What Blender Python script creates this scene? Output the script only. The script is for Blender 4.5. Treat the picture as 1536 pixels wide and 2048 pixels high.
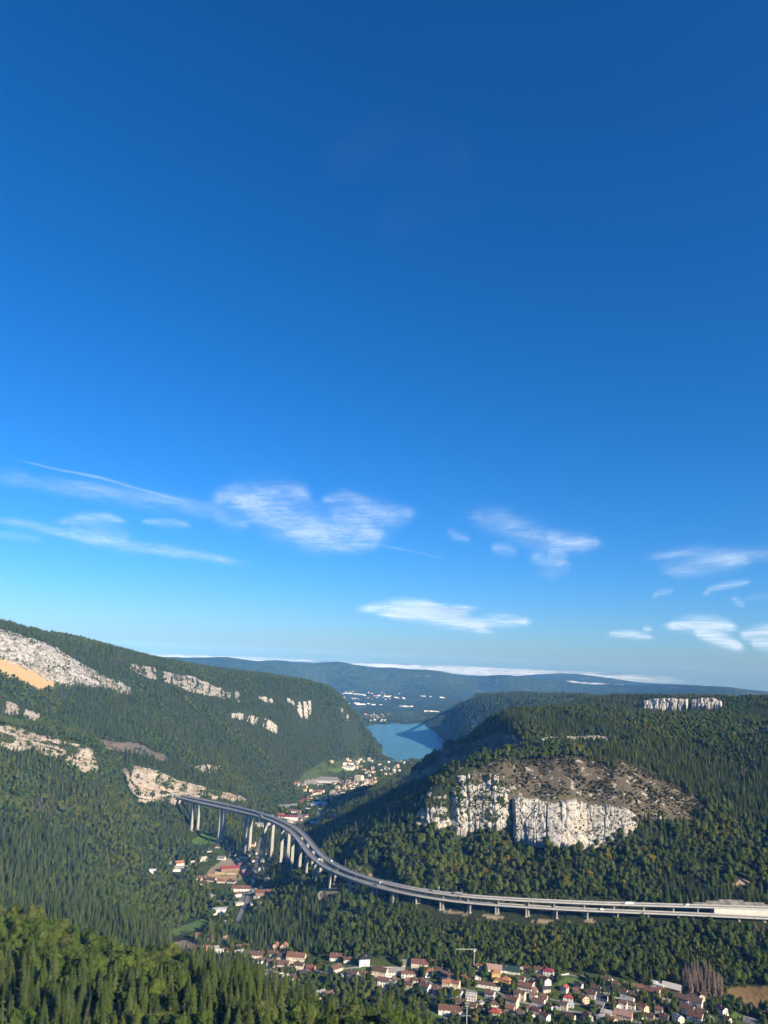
import bpy, bmesh, math, random
import numpy as np
from mathutils import Vector, Matrix, noise as mnoise
R = math.radians
random.seed(7)
scene = bpy.context.scene
for o in list(bpy.data.objects):
    bpy.data.objects.remove(o)

# ------------------------------------------------------------------ camera, light, exposure
CAM_Z, FPX, PITCH, ROLL = 530.0, 1500.0, 11.09, 2.5      # lens in pixels of a 1536 x 2048 frame
cam_d = bpy.data.cameras.new('camera')
cam = bpy.data.objects.new('camera', cam_d)
scene.collection.objects.link(cam)
scene.camera = cam
cam_d.sensor_fit = 'VERTICAL'
cam_d.sensor_height = 34.6
cam_d.lens = 34.6 * FPX / 2048.0
cam_d.clip_start = 1.0
cam_d.clip_end = 400000.0
CAM_M = Matrix.Rotation(R(90 + PITCH), 3, 'X') @ Matrix.Rotation(R(ROLL), 3, 'Z')
cam.matrix_world = Matrix.Translation((0, 0, CAM_Z)) @ CAM_M.to_4x4()
CM = np.array(CAM_M)

SUN_EL, SUN_AZ = 25.5, 130.0          # azimuth clockwise from the view direction (+Y)
world = bpy.data.worlds.new('World')
scene.world = world
world.use_nodes = True
wt = world.node_tree
wt.nodes.clear()
w_out = wt.nodes.new('ShaderNodeOutputWorld')
w_bg = wt.nodes.new('ShaderNodeBackground')
w_sky = wt.nodes.new('ShaderNodeTexSky')
w_sky.sky_type = 'NISHITA'
w_sky.sun_disc = False
w_sky.sun_elevation = R(SUN_EL)
w_sky.sun_rotation = R(SUN_AZ)
w_sky.altitude = 1000
w_sky.air_density = 1.0
w_sky.dust_density = 1.5
w_sky.ozone_density = 10.0
w_hs = wt.nodes.new('ShaderNodeHueSaturation')
w_hs.inputs['Saturation'].default_value = 1.125
w_bg.inputs['Strength'].default_value = 0.092
wt.links.new(w_sky.outputs[0], w_hs.inputs['Color'])
wt.links.new(w_hs.outputs[0], w_bg.inputs['Color'])
wt.links.new(w_bg.outputs[0], w_out.inputs['Surface'])

sun_d = bpy.data.lights.new('sun', 'SUN')
sun_d.energy = 5.0
sun_d.angle = R(0.53)
sun_d.color = (1.0, 0.87, 0.66)
sun = bpy.data.objects.new('sun', sun_d)
scene.collection.objects.link(sun)
SUN_DIR = Vector((math.sin(R(SUN_AZ)) * math.cos(R(SUN_EL)), math.cos(R(SUN_AZ)) * math.cos(R(SUN_EL)), math.sin(R(SUN_EL))))
sun.rotation_euler = SUN_DIR.to_track_quat('Z', 'Y').to_euler()
sun.location = (0, 0, 900)

scene.view_settings.view_transform = 'Standard'
scene.view_settings.look = 'None'
scene.view_settings.exposure = 0.90
scene.view_settings.gamma = 1.0
scene.view_settings.use_curve_mapping = False
scene.render.engine = 'CYCLES'
cy = scene.cycles
cy.use_denoising = True
cy.max_bounces = 4
cy.diffuse_bounces = 2
cy.glossy_bounces = 2
cy.transmission_bounces = 2
cy.volume_bounces = 0
cy.transparent_max_bounces = 24
cy.use_adaptive_sampling = True
cy.adaptive_threshold = 0.01
cy.caustics_reflective = False
cy.caustics_refractive = False
cy.sample_clamp_indirect = 3.0
scene.render.use_persistent_data = False

# ------------------------------------------------------------------ pixel <-> world
def ray(px, py):
    px = np.asarray(px, float); py = np.asarray(py, float)
    v = np.stack([(px - 768.0) / FPX, -(py - 1024.0) / FPX, -np.ones_like(px + py)], -1)
    v = v @ CM.T
    return v
def at_d(px, py, d):
    v = ray(px, py); h = np.hypot(v[..., 0], v[..., 1])
    p = v * (np.asarray(d, float) / h)[..., None]
    p[..., 2] += CAM_Z
    return p
def at_z(px, py, z):
    v = ray(px, py)
    t = (np.asarray(z, float) - CAM_Z) / v[..., 2]
    p = v * t[..., None]
    p[..., 2] += CAM_Z
    return p
def project(p):
    q = np.array(p, float); q[..., 2] -= CAM_Z
    c = q @ CM
    w = -c[..., 2]
    w = np.where(w < 1e-3, 1e-3, w)
    return 768 + FPX * c[..., 0] / w, 1024 - FPX * c[..., 1] / w
def az_of(px):
    v = ray(px, 1318 + (np.asarray(px, float) - 768) * 0.0437)
    return np.arctan2(v[..., 0], v[..., 1])

# ------------------------------------------------------------------ noise (numpy)
def _hash(ix, iy, seed):
    h = (ix.astype(np.int64) * 374761393 + iy.astype(np.int64) * 668265263 + seed * 974711) & 0xffffffff
    h = ((h ^ (h >> 13)) * 1274126177) & 0xffffffff
    return ((h ^ (h >> 16)) & 0xffff) / 65535.0
def vnoise(x, y, seed=0):
    x = np.asarray(x, float); y = np.asarray(y, float)
    ix = np.floor(x); iy = np.floor(y)
    fx = x - ix; fy = y - iy
    fx = fx * fx * fx * (fx * (fx * 6 - 15) + 10); fy = fy * fy * fy * (fy * (fy * 6 - 15) + 10)
    a = _hash(ix, iy, seed); b = _hash(ix + 1, iy, seed); c = _hash(ix, iy + 1, seed); d = _hash(ix + 1, iy + 1, seed)
    return (a + (b - a) * fx) * (1 - fy) + (c + (d - c) * fx) * fy
def fbm(x, y, seed=0, octv=4, gain=0.5):
    s = 0; a = 1; t = 0
    for k in range(octv):
        s = s + a * vnoise(x * 2 ** k + 13.7 * k, y * 2 ** k - 7.1 * k, seed + k); t += a; a *= gain
    return s / t * 2 - 1

# ------------------------------------------------------------------ terrain: control points
TREE = 15.0
CP = []           # theta, ln r, z
def cd(*pts, f=TREE):
    for px, py, d in pts:
        p = at_d(px, py, d)
        CP.append((math.atan2(p[0], p[1]), math.log(d), p[2] - f, px, py))
def cz(*pts, f=0.0):
    for px, py, z in pts:
        p = at_z(px, py, z + f)
        CP.append((math.atan2(p[0], p[1]), math.log(math.hypot(p[0], p[1])), z, px, py))
def ca(*pts):     # azimuth given by a pixel column on the horizon
    for px, d, z in pts:
        CP.append((float(az_of(px)), math.log(d), z, px, None))

# the camera's own hillside
for px in (-900, -300, 200, 768, 1300, 1900, 2600):
    ca((px, 4, 526), (px, 60, 478), (px, 120, 440))
for px in (-900, -300, 0, 300, 600):
    ca((px, 220, 398))
ca((900, 220, 380), (1200, 220, 360), (1600, 220, 350), (2400, 220, 340))
ca((950, 480, 255), (1200, 450, 250), (1500, 450, 250), (2200, 450, 250), (1000, 720, 165), (1250, 720, 160), (1550, 720, 160), (2200, 720, 170))
# foreground spur
cd((-300, 1760, 620), (0, 1800, 600), (100, 1835, 585), (200, 1868, 565), (300, 1898, 550), (400, 1920, 530), (500, 1948, 515), (600, 1988, 500), (700, 2018, 490), (800, 2040, 480), (870, 2060, 470), f=19)
cd((-300, 2060, 370), (0, 2060, 370), (200, 2060, 370), (400, 2070, 370), (600, 2085, 370), (850, 2120, 370), f=19)
ca((-300, 850, 230), (0, 830, 205), (200, 800, 190), (400, 780, 170), (600, 750, 150), (800, 760, 130), (900, 800, 122))
# valley floor, left
cd((-200, 1790, 1150), (60, 1790, 1180), (200, 1805, 1200), (300, 1830, 1180))
cz((380, 1890, 110), (330, 1885, 112), (500, 1915, 110), (620, 1930, 113), (728, 1932, 122), (860, 1927, 127), (960, 1925, 128), (1100, 1955, 125), (1250, 1975, 122), (1450, 1990, 121), (1536, 1995, 122),
   (640, 1990, 106), (760, 1990, 106), (900, 2040, 105), (1100, 2048, 106), (1300, 2048, 107), (1536, 2048, 108), (1500, 1965, 124))
cz((515, 1700, 72), (505, 1750, 79), (490, 1800, 87), (470, 1850, 97), (460, 1740, 80), (440, 1815, 90), (410, 1675, 84), (300, 1740, 92), (380, 1720, 84), (350, 1800, 98), (240, 1760, 110), (550, 1760, 84), (560, 1720, 78), (540, 1830, 100))
cz((387, 1644, 104), (442, 1671, 88), (495, 1678, 80), (530, 1690, 76))
# middle hump and slope under the viaduct
cz((650, 1775, 128), (620, 1800, 118), (720, 1800, 128), (600, 1850, 112), (680, 1880, 118), f=TREE)
cz((770, 1800, 133), (760, 1850, 124), (900, 1855, 128), (1100, 1880, 130), (1300, 1890, 131), (1500, 1900, 132), f=12)
cz((883, 1822, 136), (937, 1828, 136), (1053, 1840, 136), (1173, 1848, 137), (1293, 1856, 139), (1450, 1862, 142), (1536, 1862, 144))
# slope above the viaduct, cliff, right massif
cz((690, 1735, 126), (760, 1760, 140), (900, 1785, 142), (1100, 1795, 146), (1300, 1800, 150), (1500, 1795, 154), f=8)
cd((720, 1700, 1500), (800, 1700, 1460), (900, 1730, 1425), (1100, 1745, 1440), (1300, 1745, 1500), (1500, 1750, 1580), (1700, 1750, 1680))
cd((850, 1668, 1545), (1000, 1680, 1530), (1150, 1692, 1530), (1280, 1672, 1580), (1450, 1655, 1690), (1600, 1650, 1780))
cd((845, 1650, 1572), (930, 1654, 1574), (1000, 1656, 1574), (1040, 1672, 1570), (1170, 1682, 1580), (1262, 1660, 1610), f=2)
cd((850, 1588, 1604), (930, 1550, 1622), (1000, 1552, 1622), (1040, 1597, 1606), (1140, 1602, 1620), (1250, 1615, 1645), f=1)
cd((960, 1520, 1720), (1050, 1512, 1740), (1150, 1510, 1750), (1240, 1530, 1760), (1330, 1570, 1770), (1420, 1608, 1790), f=3)
cd((1300, 1650, 1640), (1380, 1640, 1700), (1440, 1625, 1770), f=6)
cd((1060, 1492, 1850), (1150, 1494, 1880), (1250, 1498, 1880), (1300, 1530, 1850), (1400, 1560, 1910), (1500, 1590, 1900), (1600, 1600, 1950))
cd((1010, 1450, 2080), (1100, 1448, 2120), (1200, 1450, 2150), (1350, 1480, 2150), (1500, 1500, 2150), (1650, 1500, 2150))
cd((1000, 1425, 2250), (1060, 1412, 2320), (1150, 1410, 2400), (1250, 1413, 2450), (1350, 1428, 2500), (1450, 1440, 2450), (1536, 1450, 2400), (1700, 1460, 2400))
cd((1180, 1412, 3000), (1250, 1418, 3050), (1350, 1421, 3080), (1450, 1416, 3050), (1536, 1420, 2950))
cd((1290, 1418, 3190), (1370, 1416, 3190), (1440, 1411, 3190), f=1)
cd((1200, 1395, 3260), (1240, 1390, 3300), (1300, 1396, 3270), (1370, 1396, 3270), (1440, 1394, 3250), (1536, 1393, 3250), (1700, 1400, 3250))
ca((1100, 3600, 330), (1250, 4000, 330), (1400, 4000, 320), (1600, 4000, 320))
# shaded left flank: far ridge
cd((985, 1432, 2260), (940, 1470, 2300), (905, 1485, 2330), (872, 1500, 2360), (830, 1535, 2370), (790, 1563, 2340), (730, 1592, 2280), (680, 1612, 2220), (640, 1645, 2120))
cd((1040, 1486, 1960), (1000, 1475, 2080), (940, 1490, 2200), (880, 1502, 2300), f=4)
cd((1040, 1505, 1930), (1000, 1505, 2020), (940, 1522, 2130), (870, 1545, 2210), (800, 1572, 2230), f=4)
cd((930, 1545, 1860), (870, 1580, 1900), (800, 1610, 1950), (720, 1640, 1950))
# near spur from the cliff
cd((835, 1605, 1640), (800, 1618, 1660), (760, 1635, 1690), (710, 1655, 1730), (660, 1680, 1720), (640, 1695, 1640))
ca((900, 2800, 60), (850, 2900, 25), (760, 2800, 45), (950, 2900, 120), (1000, 3000, 220))
cz((640, 1715, 92), (600, 1735, 84), f=8)
# left mountain
cd((-300, 1180, 2500), (0, 1250, 2500), (100, 1281, 2600), (200, 1308, 2700), (300, 1328, 2900), (400, 1352, 3150), (500, 1367, 3450), (600, 1380, 3800), (650, 1392, 3950), (690, 1417, 4050), (720, 1457, 4120), (745, 1492, 4120))
cd((0, 1275, 2440), (0, 1325, 2330), (100, 1300, 2520), (100, 1360, 2390), (170, 1330, 2600), (200, 1378, 2500), (300, 1345, 2830), (300, 1360, 2800), (400, 1365, 3080), (400, 1388, 3040), f=6)
cd((-300, 1320, 2250), (0, 1345, 2280), (100, 1385, 2330), (200, 1400, 2430), (300, 1405, 2650), (400, 1420, 2880), (500, 1430, 3150), (600, 1440, 3550), (660, 1470, 3800), (700, 1480, 3950))
cd((-300, 1430, 2050), (0, 1432, 2050), (100, 1443, 2130), (200, 1455, 2230), (300, 1475, 2330), (400, 1485, 2550), (500, 1505, 2850), (600, 1515, 3250), (660, 1530, 3500))
cd((-300, 1495, 1800), (0, 1493, 1800), (100, 1510, 1850), (190, 1540, 1900), (-300, 1450, 1850), (0, 1450, 1850), (100, 1474, 1900), (190, 1502, 1950), f=3)
cd((250, 1492, 2140), (320, 1512, 2180), (230, 1515, 2060), (330, 1522, 2160), (420, 1535, 2380), (500, 1565, 2600), (570, 1585, 2800), (630, 1570, 3150))
cd((270, 1592, 2030), (310, 1600, 2040), (350, 1597, 2070), (400, 1588, 2200), (465, 1597, 2330), (240, 1537, 2080), (300, 1537, 2100), (340, 1553, 2120), (400, 1570, 2240), (465, 1588, 2360), f=2)
cd((-300, 1560, 1650), (0, 1565, 1650), (100, 1585, 1700), (200, 1605, 1780), (255, 1625, 1860), (-300, 1660, 1420), (0, 1660, 1430), (100, 1670, 1490), (200, 1690, 1580), (280, 1695, 1680), (330, 1640, 1920), (-200, 1740, 1260), (0, 1745, 1270), (100, 1760, 1310), (200, 1765, 1370))
# valley towards the lake
cz((480, 1640, 70), (560, 1640, 60), (610, 1612, 50), (650, 1650, 60), (640, 1575, 38), (700, 1565, 28), (700, 1540, 18), (740, 1560, 20), (650, 1545, 28), (600, 1570, 44), (800, 1522, 3), (765, 1516, 3), (720, 1520, 12), (850, 1530, 6), (770, 1600, 40), (540, 1600, 66))
ca((850, 3600, 6), (900, 3600, 20), (1000, 3600, 120))
# lake bed and shores
ca((790, 4300, -8), (760, 4700, -8), (830, 4500, -8), (800, 5200, -8), (850, 5200, -8), (760, 5600, -8), (820, 6000, -8), (740, 6000, -4), (870, 4500, -8))
cz((728, 1455, 3), (745, 1450, 3), (790, 1447, 3), (850, 1447, 3), (872, 1468, 3))
ca((700, 5000, 60), (680, 5600, 30), (730, 4700, 20), (900, 4300, 5), (920, 3900, 10))
# headland right of the lake
cd((890, 1476, 5000), (900, 1425, 5350), (925, 1402, 5350), (950, 1392, 5350), (1010, 1388, 5400), (1100, 1390, 5400), (1180, 1392, 5200), (940, 1440, 4900), (1000, 1420, 4800), (1080, 1405, 4700), (865, 1452, 5500), f=8)
ca((950, 4100, 60), (1050, 4200, 200), (1150, 4200, 280), (950, 6500, 150), (1100, 6800, 180), (1300, 6500, 200), (1550, 6000, 220), (1550, 4600, 300), (1800, 5000, 250))
# plain and far hills
cz((700, 1440, 10), (760, 1433, 14), (850, 1433, 18), (700, 1412, 25), (800, 1403, 32), (870, 1405, 40), (720, 1392, 45), (820, 1390, 55))
ca((400, 6000, 150), (200, 5500, 200), (600, 6000, 60), (0, 5000, 250), (-300, 5000, 250), (500, 8500, 60), (200, 8500, 100), (0, 8000, 120), (1000, 8500, 90), (1200, 8500, 110), (1400, 8500, 130), (1600, 8500, 140), (2000, 8500, 150), (-400, 8500, 150))
cz((450, 1350, 190), (560, 1355, 150), (650, 1370, 110), (800, 1378, 95), (950, 1374, 140), (1100, 1382, 130), (1250, 1388, 150))
cd((-400, 1298, 11500), (230, 1315, 11500), (350, 1318, 11500), (450, 1323, 11500), (540, 1322, 12000), (620, 1331, 12000), (680, 1331, 12200), (720, 1336, 12500), (800, 1346, 12500), (900, 1348, 13000), (1000, 1352, 13500), (1100, 1359, 14000), (1250, 1369, 14000), (1350, 1369, 13500), (1420, 1371, 13000), (1480, 1377, 12500), (1536, 1386, 12500), (2000, 1400, 12500), f=0)
for px in (-400, 200, 500, 800, 1000, 1200, 1400, 1600, 2000):
    ca((px, 16500, 150), (px, 24000, 20))
cd((950, 1356, 19500), (1050, 1350, 19500), (1130, 1347, 19500), (1200, 1353, 19500), (1280, 1365, 19500), (1400, 1372, 19500), (1536, 1383, 19500), (2000, 1400, 19500), f=0)
ca((-400, 19500, 150), (300, 19500, 150), (700, 19500, 160), (850, 19500, 180))

cp = np.array([(a, b, c) for a, b, c, _, _ in CP])
MQ = 0.018
def _phi(d2):
    return np.sqrt(d2 + MQ * MQ)
_A = _phi((cp[:, None, 0] - cp[None, :, 0]) ** 2 + (0.55 * (cp[:, None, 1] - cp[None, :, 1])) ** 2)
_n = len(cp)
_S = np.zeros((_n + 1, _n + 1)); _S[:_n, :_n] = _A + np.eye(_n) * -0.0008; _S[:_n, _n] = 1; _S[_n, :_n] = 1
_w = np.linalg.solve(_S, np.append(cp[:, 2], 0))
def in_poly(px, py, poly):
    px = np.asarray(px); py = np.asarray(py)
    c = np.zeros(px.shape, bool)
    n = len(poly)
    for i in range(n):
        x1, y1 = poly[i]; x2, y2 = poly[(i + 1) % n]
        if y1 == y2: continue
        c ^= ((y1 > py) != (y2 > py)) & (px < (x2 - x1) * (py - y1) / (y2 - y1) + x1)
    return c
_LK = [(727, 1456), (735, 1453), (745, 1451), (752, 1448), (770, 1449), (790, 1447), (812, 1449), (830, 1447), (849, 1447), (852, 1452), (868, 1462), (878, 1473), (896, 1483), (905, 1500), (880, 1526), (845, 1524), (822, 1522), (800, 1524), (778, 1521), (764, 1518), (762, 1508), (765, 1500), (757, 1490), (747, 1478), (738, 1465)]
LAKE_XY = [tuple(p[:2]) for p in at_z([a for a, b in _LK], [b for a, b in _LK], 0.0)]
_cpf = cp.astype(np.float32); _wf = _w.astype(np.float64)
def height(x, y):
    x = np.asarray(x, float); y = np.asarray(y, float)
    shp = np.broadcast(x, y).shape
    x = np.broadcast_to(x, shp).ravel(); y = np.broadcast_to(y, shp).ravel()
    out = np.empty(x.size)
    for i in range(0, x.size, 20000):
        xx, yy = x[i:i + 20000], y[i:i + 20000]
        r = np.maximum(np.hypot(xx, yy), 3.0)
        t = np.arctan2(xx, yy).astype(np.float32); l = np.log(r).astype(np.float32)
        d = t[:, None] - _cpf[None, :, 0]; d *= d
        e = (l[:, None] - _cpf[None, :, 1]); e *= np.float32(0.55); e *= e
        d += e; d += np.float32(MQ * MQ); np.sqrt(d, out=d)
        z = d @ _w[:_n].astype(np.float32) + _w[_n]
        # gullies and knolls, growing with the distance from the valley floor and the camera
        amp = np.clip((z - 118) / 80, 0, 1) * np.clip((r - 500) / 900, 0, 1)
        z = z + amp * (9 * fbm(xx / 260, yy / 260, 3, 4) + 3 * fbm(xx / 60, yy / 60, 9, 2))
        far = np.clip((r - 7000) / 3000, 0, 1)
        z = z + far * np.clip((z - 60) / 120, 0, 1) * 28 * fbm(xx / 1500, yy / 1500, 21, 4)
        mid = (r > 3600) & (r < 7200)
        if mid.any():
            lk = in_poly(xx, yy, LAKE_XY) & mid
            z = np.where(lk, np.minimum(z, -3.0), np.where(mid, np.maximum(z, 1.5), z))
        out[i:i + 20000] = z
    return out.reshape(shp)

# ------------------------------------------------------------------ object helpers
COL = scene.collection
def link(o, parent=None):
    COL.objects.link(o)
    if parent is not None:
        o.parent = parent
    return o
def tag(o, label=None, cat=None, group=None, kind=None):
    if label: o['label'] = label
    if cat: o['category'] = cat
    if group: o['group'] = group
    if kind: o['kind'] = kind
    return o
def mesh_from(name, verts, faces, mats=(), fmat=None, smooth=False):
    me = bpy.data.meshes.new(name)
    verts = np.asarray(verts, np.float32)
    if isinstance(faces, np.ndarray):
        k = faces.shape[1]
        me.vertices.add(len(verts)); me.vertices.foreach_set('co', verts.ravel())
        me.loops.add(faces.size); me.loops.foreach_set('vertex_index', faces.astype(np.int32).ravel())
        me.polygons.add(len(faces))
        me.polygons.foreach_set('loop_start', np.arange(0, faces.size, k, dtype=np.int32))
        me.polygons.foreach_set('loop_total', np.full(len(faces), k, np.int32))
    else:
        me.from_pydata([tuple(map(float, v)) for v in verts], [], faces)
    for m in mats: me.materials.append(m)
    if fmat is not None: me.polygons.foreach_set('material_index', np.asarray(fmat, np.int32))
    if smooth: me.polygons.foreach_set('use_smooth', np.ones(len(me.polygons), bool))
    me.update(calc_edges=True)
    return me
def obj(name, me, parent=None):
    return link(bpy.data.objects.new(name, me), parent)
def grid_faces(nu, nv):
    i = np.arange(nu - 1)[:, None] * nv + np.arange(nv - 1)[None, :]
    return np.stack([i, i + nv, i + nv + 1, i + 1], -1).reshape(-1, 4)
def attr(me, name, vals):
    a = me.attributes.new(name, 'FLOAT', 'POINT')
    a.data.foreach_set('value', np.asarray(vals, np.float32))

class NT:
    """small node-tree writer"""
    def __init__(self, name):
        self.m = bpy.data.materials.new(name); self.m.use_nodes = True
        self.t = self.m.node_tree; self.t.nodes.clear()
        self.out = self.n('ShaderNodeOutputMaterial')
    def n(self, typ, **kw):
        nd = self.t.nodes.new(typ)
        for k, v in kw.items():
            setattr(nd, k, v)
        return nd
    def l(self, a, b):
        self.t.links.new(a, b)
    def noise(self, scale, detail=3, rough=0.55, vec=None, stretch=None):
        nz = self.n('ShaderNodeTexNoise'); nz.inputs['Scale'].default_value = scale
        nz.inputs['Detail'].default_value = detail; nz.inputs['Roughness'].default_value = rough
        if vec is None:
            vec = self.n('ShaderNodeNewGeometry').outputs['Position']
        if stretch is not None:
            mp = self.n('ShaderNodeMapping'); mp.inputs['Scale'].default_value = stretch
            self.l(vec, mp.inputs['Vector']); vec = mp.outputs[0]
        self.l(vec, nz.inputs['Vector'])
        return nz.outputs['Fac']
    def ramp(self, fac, stops):
        r = self.n('ShaderNodeValToRGB')
        el = r.color_ramp.elements
        while len(el) > 1: el.remove(el[-1])
        for i, (p, c) in enumerate(stops):
            e = el[0] if i == 0 else el.new(p)
            e.position = p
            e.color = (c, c, c, 1) if isinstance(c, (int, float)) else (*c, 1)
        self.l(fac, r.inputs[0])
        return r.outputs[0]
    def mix(self, fac, a, b, typ='MIX'):
        m = self.n('ShaderNodeMix', data_type='RGBA', blend_type=typ)
        for sock, v in ((m.inputs[0], fac), (m.inputs[6], a), (m.inputs[7], b)):
            if isinstance(v, bpy.types.NodeSocket): self.l(v, sock)
            elif isinstance(v, (int, float)): sock.default_value = v
            else: sock.default_value = (*v, 1)
        return m.outputs[2]
    def math(self, op, a, b=0.0, c=0.0):
        m = self.n('ShaderNodeMath', operation=op)
        for s, v in zip(m.inputs, (a, b, c)):
            if isinstance(v, bpy.types.NodeSocket): self.l(v, s)
            else: s.default_value = v
        return m.outputs[0]
    def attr(self, name, typ='GEOMETRY'):
        a = self.n('ShaderNodeAttribute', attribute_name=name, attribute_type=typ)
        return a.outputs['Fac']
    def bump(self, h, strength=0.5, dist=1.0):
        b = self.n('ShaderNodeBump'); b.inputs['Strength'].default_value = strength; b.inputs['Distance'].default_value = dist
        self.l(h, b.inputs['Height'])
        return b.outputs[0]
    def bsdf(self, color, rough=0.9, normal=None, spec=0.2, metal=0.0):
        p = self.n('ShaderNodeBsdfPrincipled')
        for s, v in ((p.inputs['Base Color'], color), (p.inputs['Roughness'], rough)):
            if isinstance(v, bpy.types.NodeSocket): self.l(v, s)
            elif isinstance(v, (int, float)): s.default_value = v
            else: s.default_value = (*v, 1)
        p.inputs['Specular IOR Level'].default_value = spec
        p.inputs['Metallic'].default_value = metal
        if normal is not None: self.l(normal, p.inputs['Normal'])
        self.l(p.outputs[0], self.out.inputs['Surface'])
        return p
def simple(name, color, rough=0.8, var=0.12, scale=0.5, spec=0.2, metal=0.0):
    t = NT(name)
    f = t.noise(scale, 4)
    lo = tuple(c * (1 - var * 1.6) for c in color); hi = tuple(min(1, c * (1 + var)) for c in color)
    t.bsdf(t.ramp(f, [(0.3, lo), (0.7, hi)]), rough, None, spec, metal)
    return t.m

# ------------------------------------------------------------------ ground zones (pixel outlines of what lies on the ground, tested on the ground's own points)
def raycast(px, py, lift=0.0, rmin=150, rmax=16000):
    """pixels -> points where their sight lines meet the ground"""
    px = np.atleast_1d(np.asarray(px, float)); py = np.atleast_1d(np.asarray(py, float))
    v = ray(px, py); v /= np.hypot(v[:, 0], v[:, 1])[:, None]
    rs = np.exp(np.linspace(math.log(rmin), math.log(rmax), 900))
    lo = np.full(len(px), rmin, float); hi = np.full(len(px), rmax, float)
    done = np.zeros(len(px), bool)
    X = v[:, 0:1] * rs; Y = v[:, 1:2] * rs; Z = CAM_Z + v[:, 2:3] * rs
    below = Z < height(X, Y) + lift
    first = np.argmax(below, 1); hit = below.any(1)
    hi = np.where(hit, rs[first], rmax); lo = np.where(hit, rs[np.maximum(first - 1, 0)], rmax)
    for _ in range(12):
        m = (lo + hi) / 2
        b = CAM_Z + v[:, 2] * m < height(v[:, 0] * m, v[:, 1] * m) + lift
        hi = np.where(b, m, hi); lo = np.where(b, lo, m)
    m = (lo + hi) / 2
    p = v * m[:, None]; p[:, 2] += CAM_Z
    return p

Z_SCRUB = [(960, 1532), (1010, 1518), (1060, 1510), (1150, 1508), (1240, 1520), (1310, 1548), (1380, 1580), (1425, 1608), (1420, 1632), (1330, 1636), (1272, 1640), (1262, 1640), (1240, 1634), (1140, 1622), (1045, 1620), (1020, 1640), (1008, 1590), (940, 1578), (905, 1590)]
Z_SCREE = [(-5, 1312), (30, 1322), (70, 1343), (112, 1366), (105, 1376), (80, 1378), (40, 1362), (-5, 1342)]
Z_ROCKY = [[(-5, 1256), (45, 1272), (100, 1290), (165, 1328), (215, 1355), (262, 1376), (255, 1388), (190, 1372), (110, 1366), (60, 1338), (-5, 1312)]]
Z_MEADOW = [[(375, 1686), (412, 1662), (448, 1676), (440, 1686), (400, 1690)],
            [(340, 1860), (405, 1838), (420, 1845), (385, 1862), (350, 1872)],
            [(1115, 1978), (1120, 1956), (1160, 1952), (1176, 1962), (1166, 1972), (1130, 1980)],
            [(935, 1992), (945, 1978), (1000, 1988), (985, 1998)],
            [(850, 2020), (878, 2014), (905, 2030), (880, 2040)],
            [(648, 1930), (680, 1926), (700, 1934), (745, 1936), (742, 1944), (655, 1942)],
            [(1455, 2028), (1470, 2022), (1500, 2040), (1490, 2048)],
            [(652, 1540), (690, 1533), (704, 1540), (670, 1546)]]
Z_CORN = [[(1446, 1977), (1500, 1973), (1560, 1973), (1620, 1980), (1620, 2034), (1536, 2026), (1492, 2014), (1462, 2000)]]
Z_DIRT = [[(633, 1790), (645, 1778), (668, 1772), (682, 1782), (665, 1788), (640, 1798)],
          [(1462, 1770), (1484, 1757), (1505, 1762), (1492, 1768)],
          [(340, 1886), (372, 1880), (395, 1886), (395, 1896), (350, 1898)],
          [(408, 1752), (420, 1738), (450, 1716), (480, 1716), (500, 1728), (498, 1752), (470, 1762), (415, 1764)],
          [(886, 1824), (905, 1827), (926, 1830), (938, 1830), (925, 1823), (900, 1820)], [(956, 1833), (985, 1838), (1012, 1838), (1000, 1831), (970, 1829)], [(1060, 1843), (1095, 1846), (1110, 1842), (1080, 1839)], [(1170, 1842), (1182, 1838), (1192, 1846), (1178, 1848)],
          [(405, 1822), (420, 1816), (424, 1828), (408, 1832)]]
Z_PAVED = [[(560, 1650), (585, 1632), (612, 1628), (622, 1640), (600, 1652), (570, 1660)], [(622, 1632), (640, 1622), (652, 1630), (640, 1640)],
           [(605, 1562), (640, 1556), (690, 1562), (680, 1570), (612, 1568)],
           [(475, 1788), (500, 1784), (498, 1808), (478, 1806)]]
Z_TOWN = [[(590, 1570), (610, 1545), (650, 1522), (730, 1517), (770, 1522), (822, 1522), (822, 1535), (790, 1560), (740, 1575), (690, 1592), (655, 1604), (630, 1620), (600, 1600)]]
Z_VILLAGE = [[(338, 1893), (400, 1875), (440, 1872), (470, 1880), (520, 1895), (640, 1915), (760, 1915), (870, 1915), (955, 1922), (1060, 1935), (1150, 1945), (1230, 1950), (1290, 1968), (1380, 1985), (1420, 1995), (1450, 2020), (1500, 2060), (860, 2060), (870, 2010), (790, 1985), (700, 1975), (640, 1990), (560, 1970), (470, 1925), (400, 1912)]]
Z_YARDS = [[(392, 1735), (420, 1690), (515, 1690), (545, 1720), (540, 1800), (505, 1830), (470, 1850), (455, 1810), (400, 1768)]]
def road_w(pts, w):
    return (np.array(pts, float), w)
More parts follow.
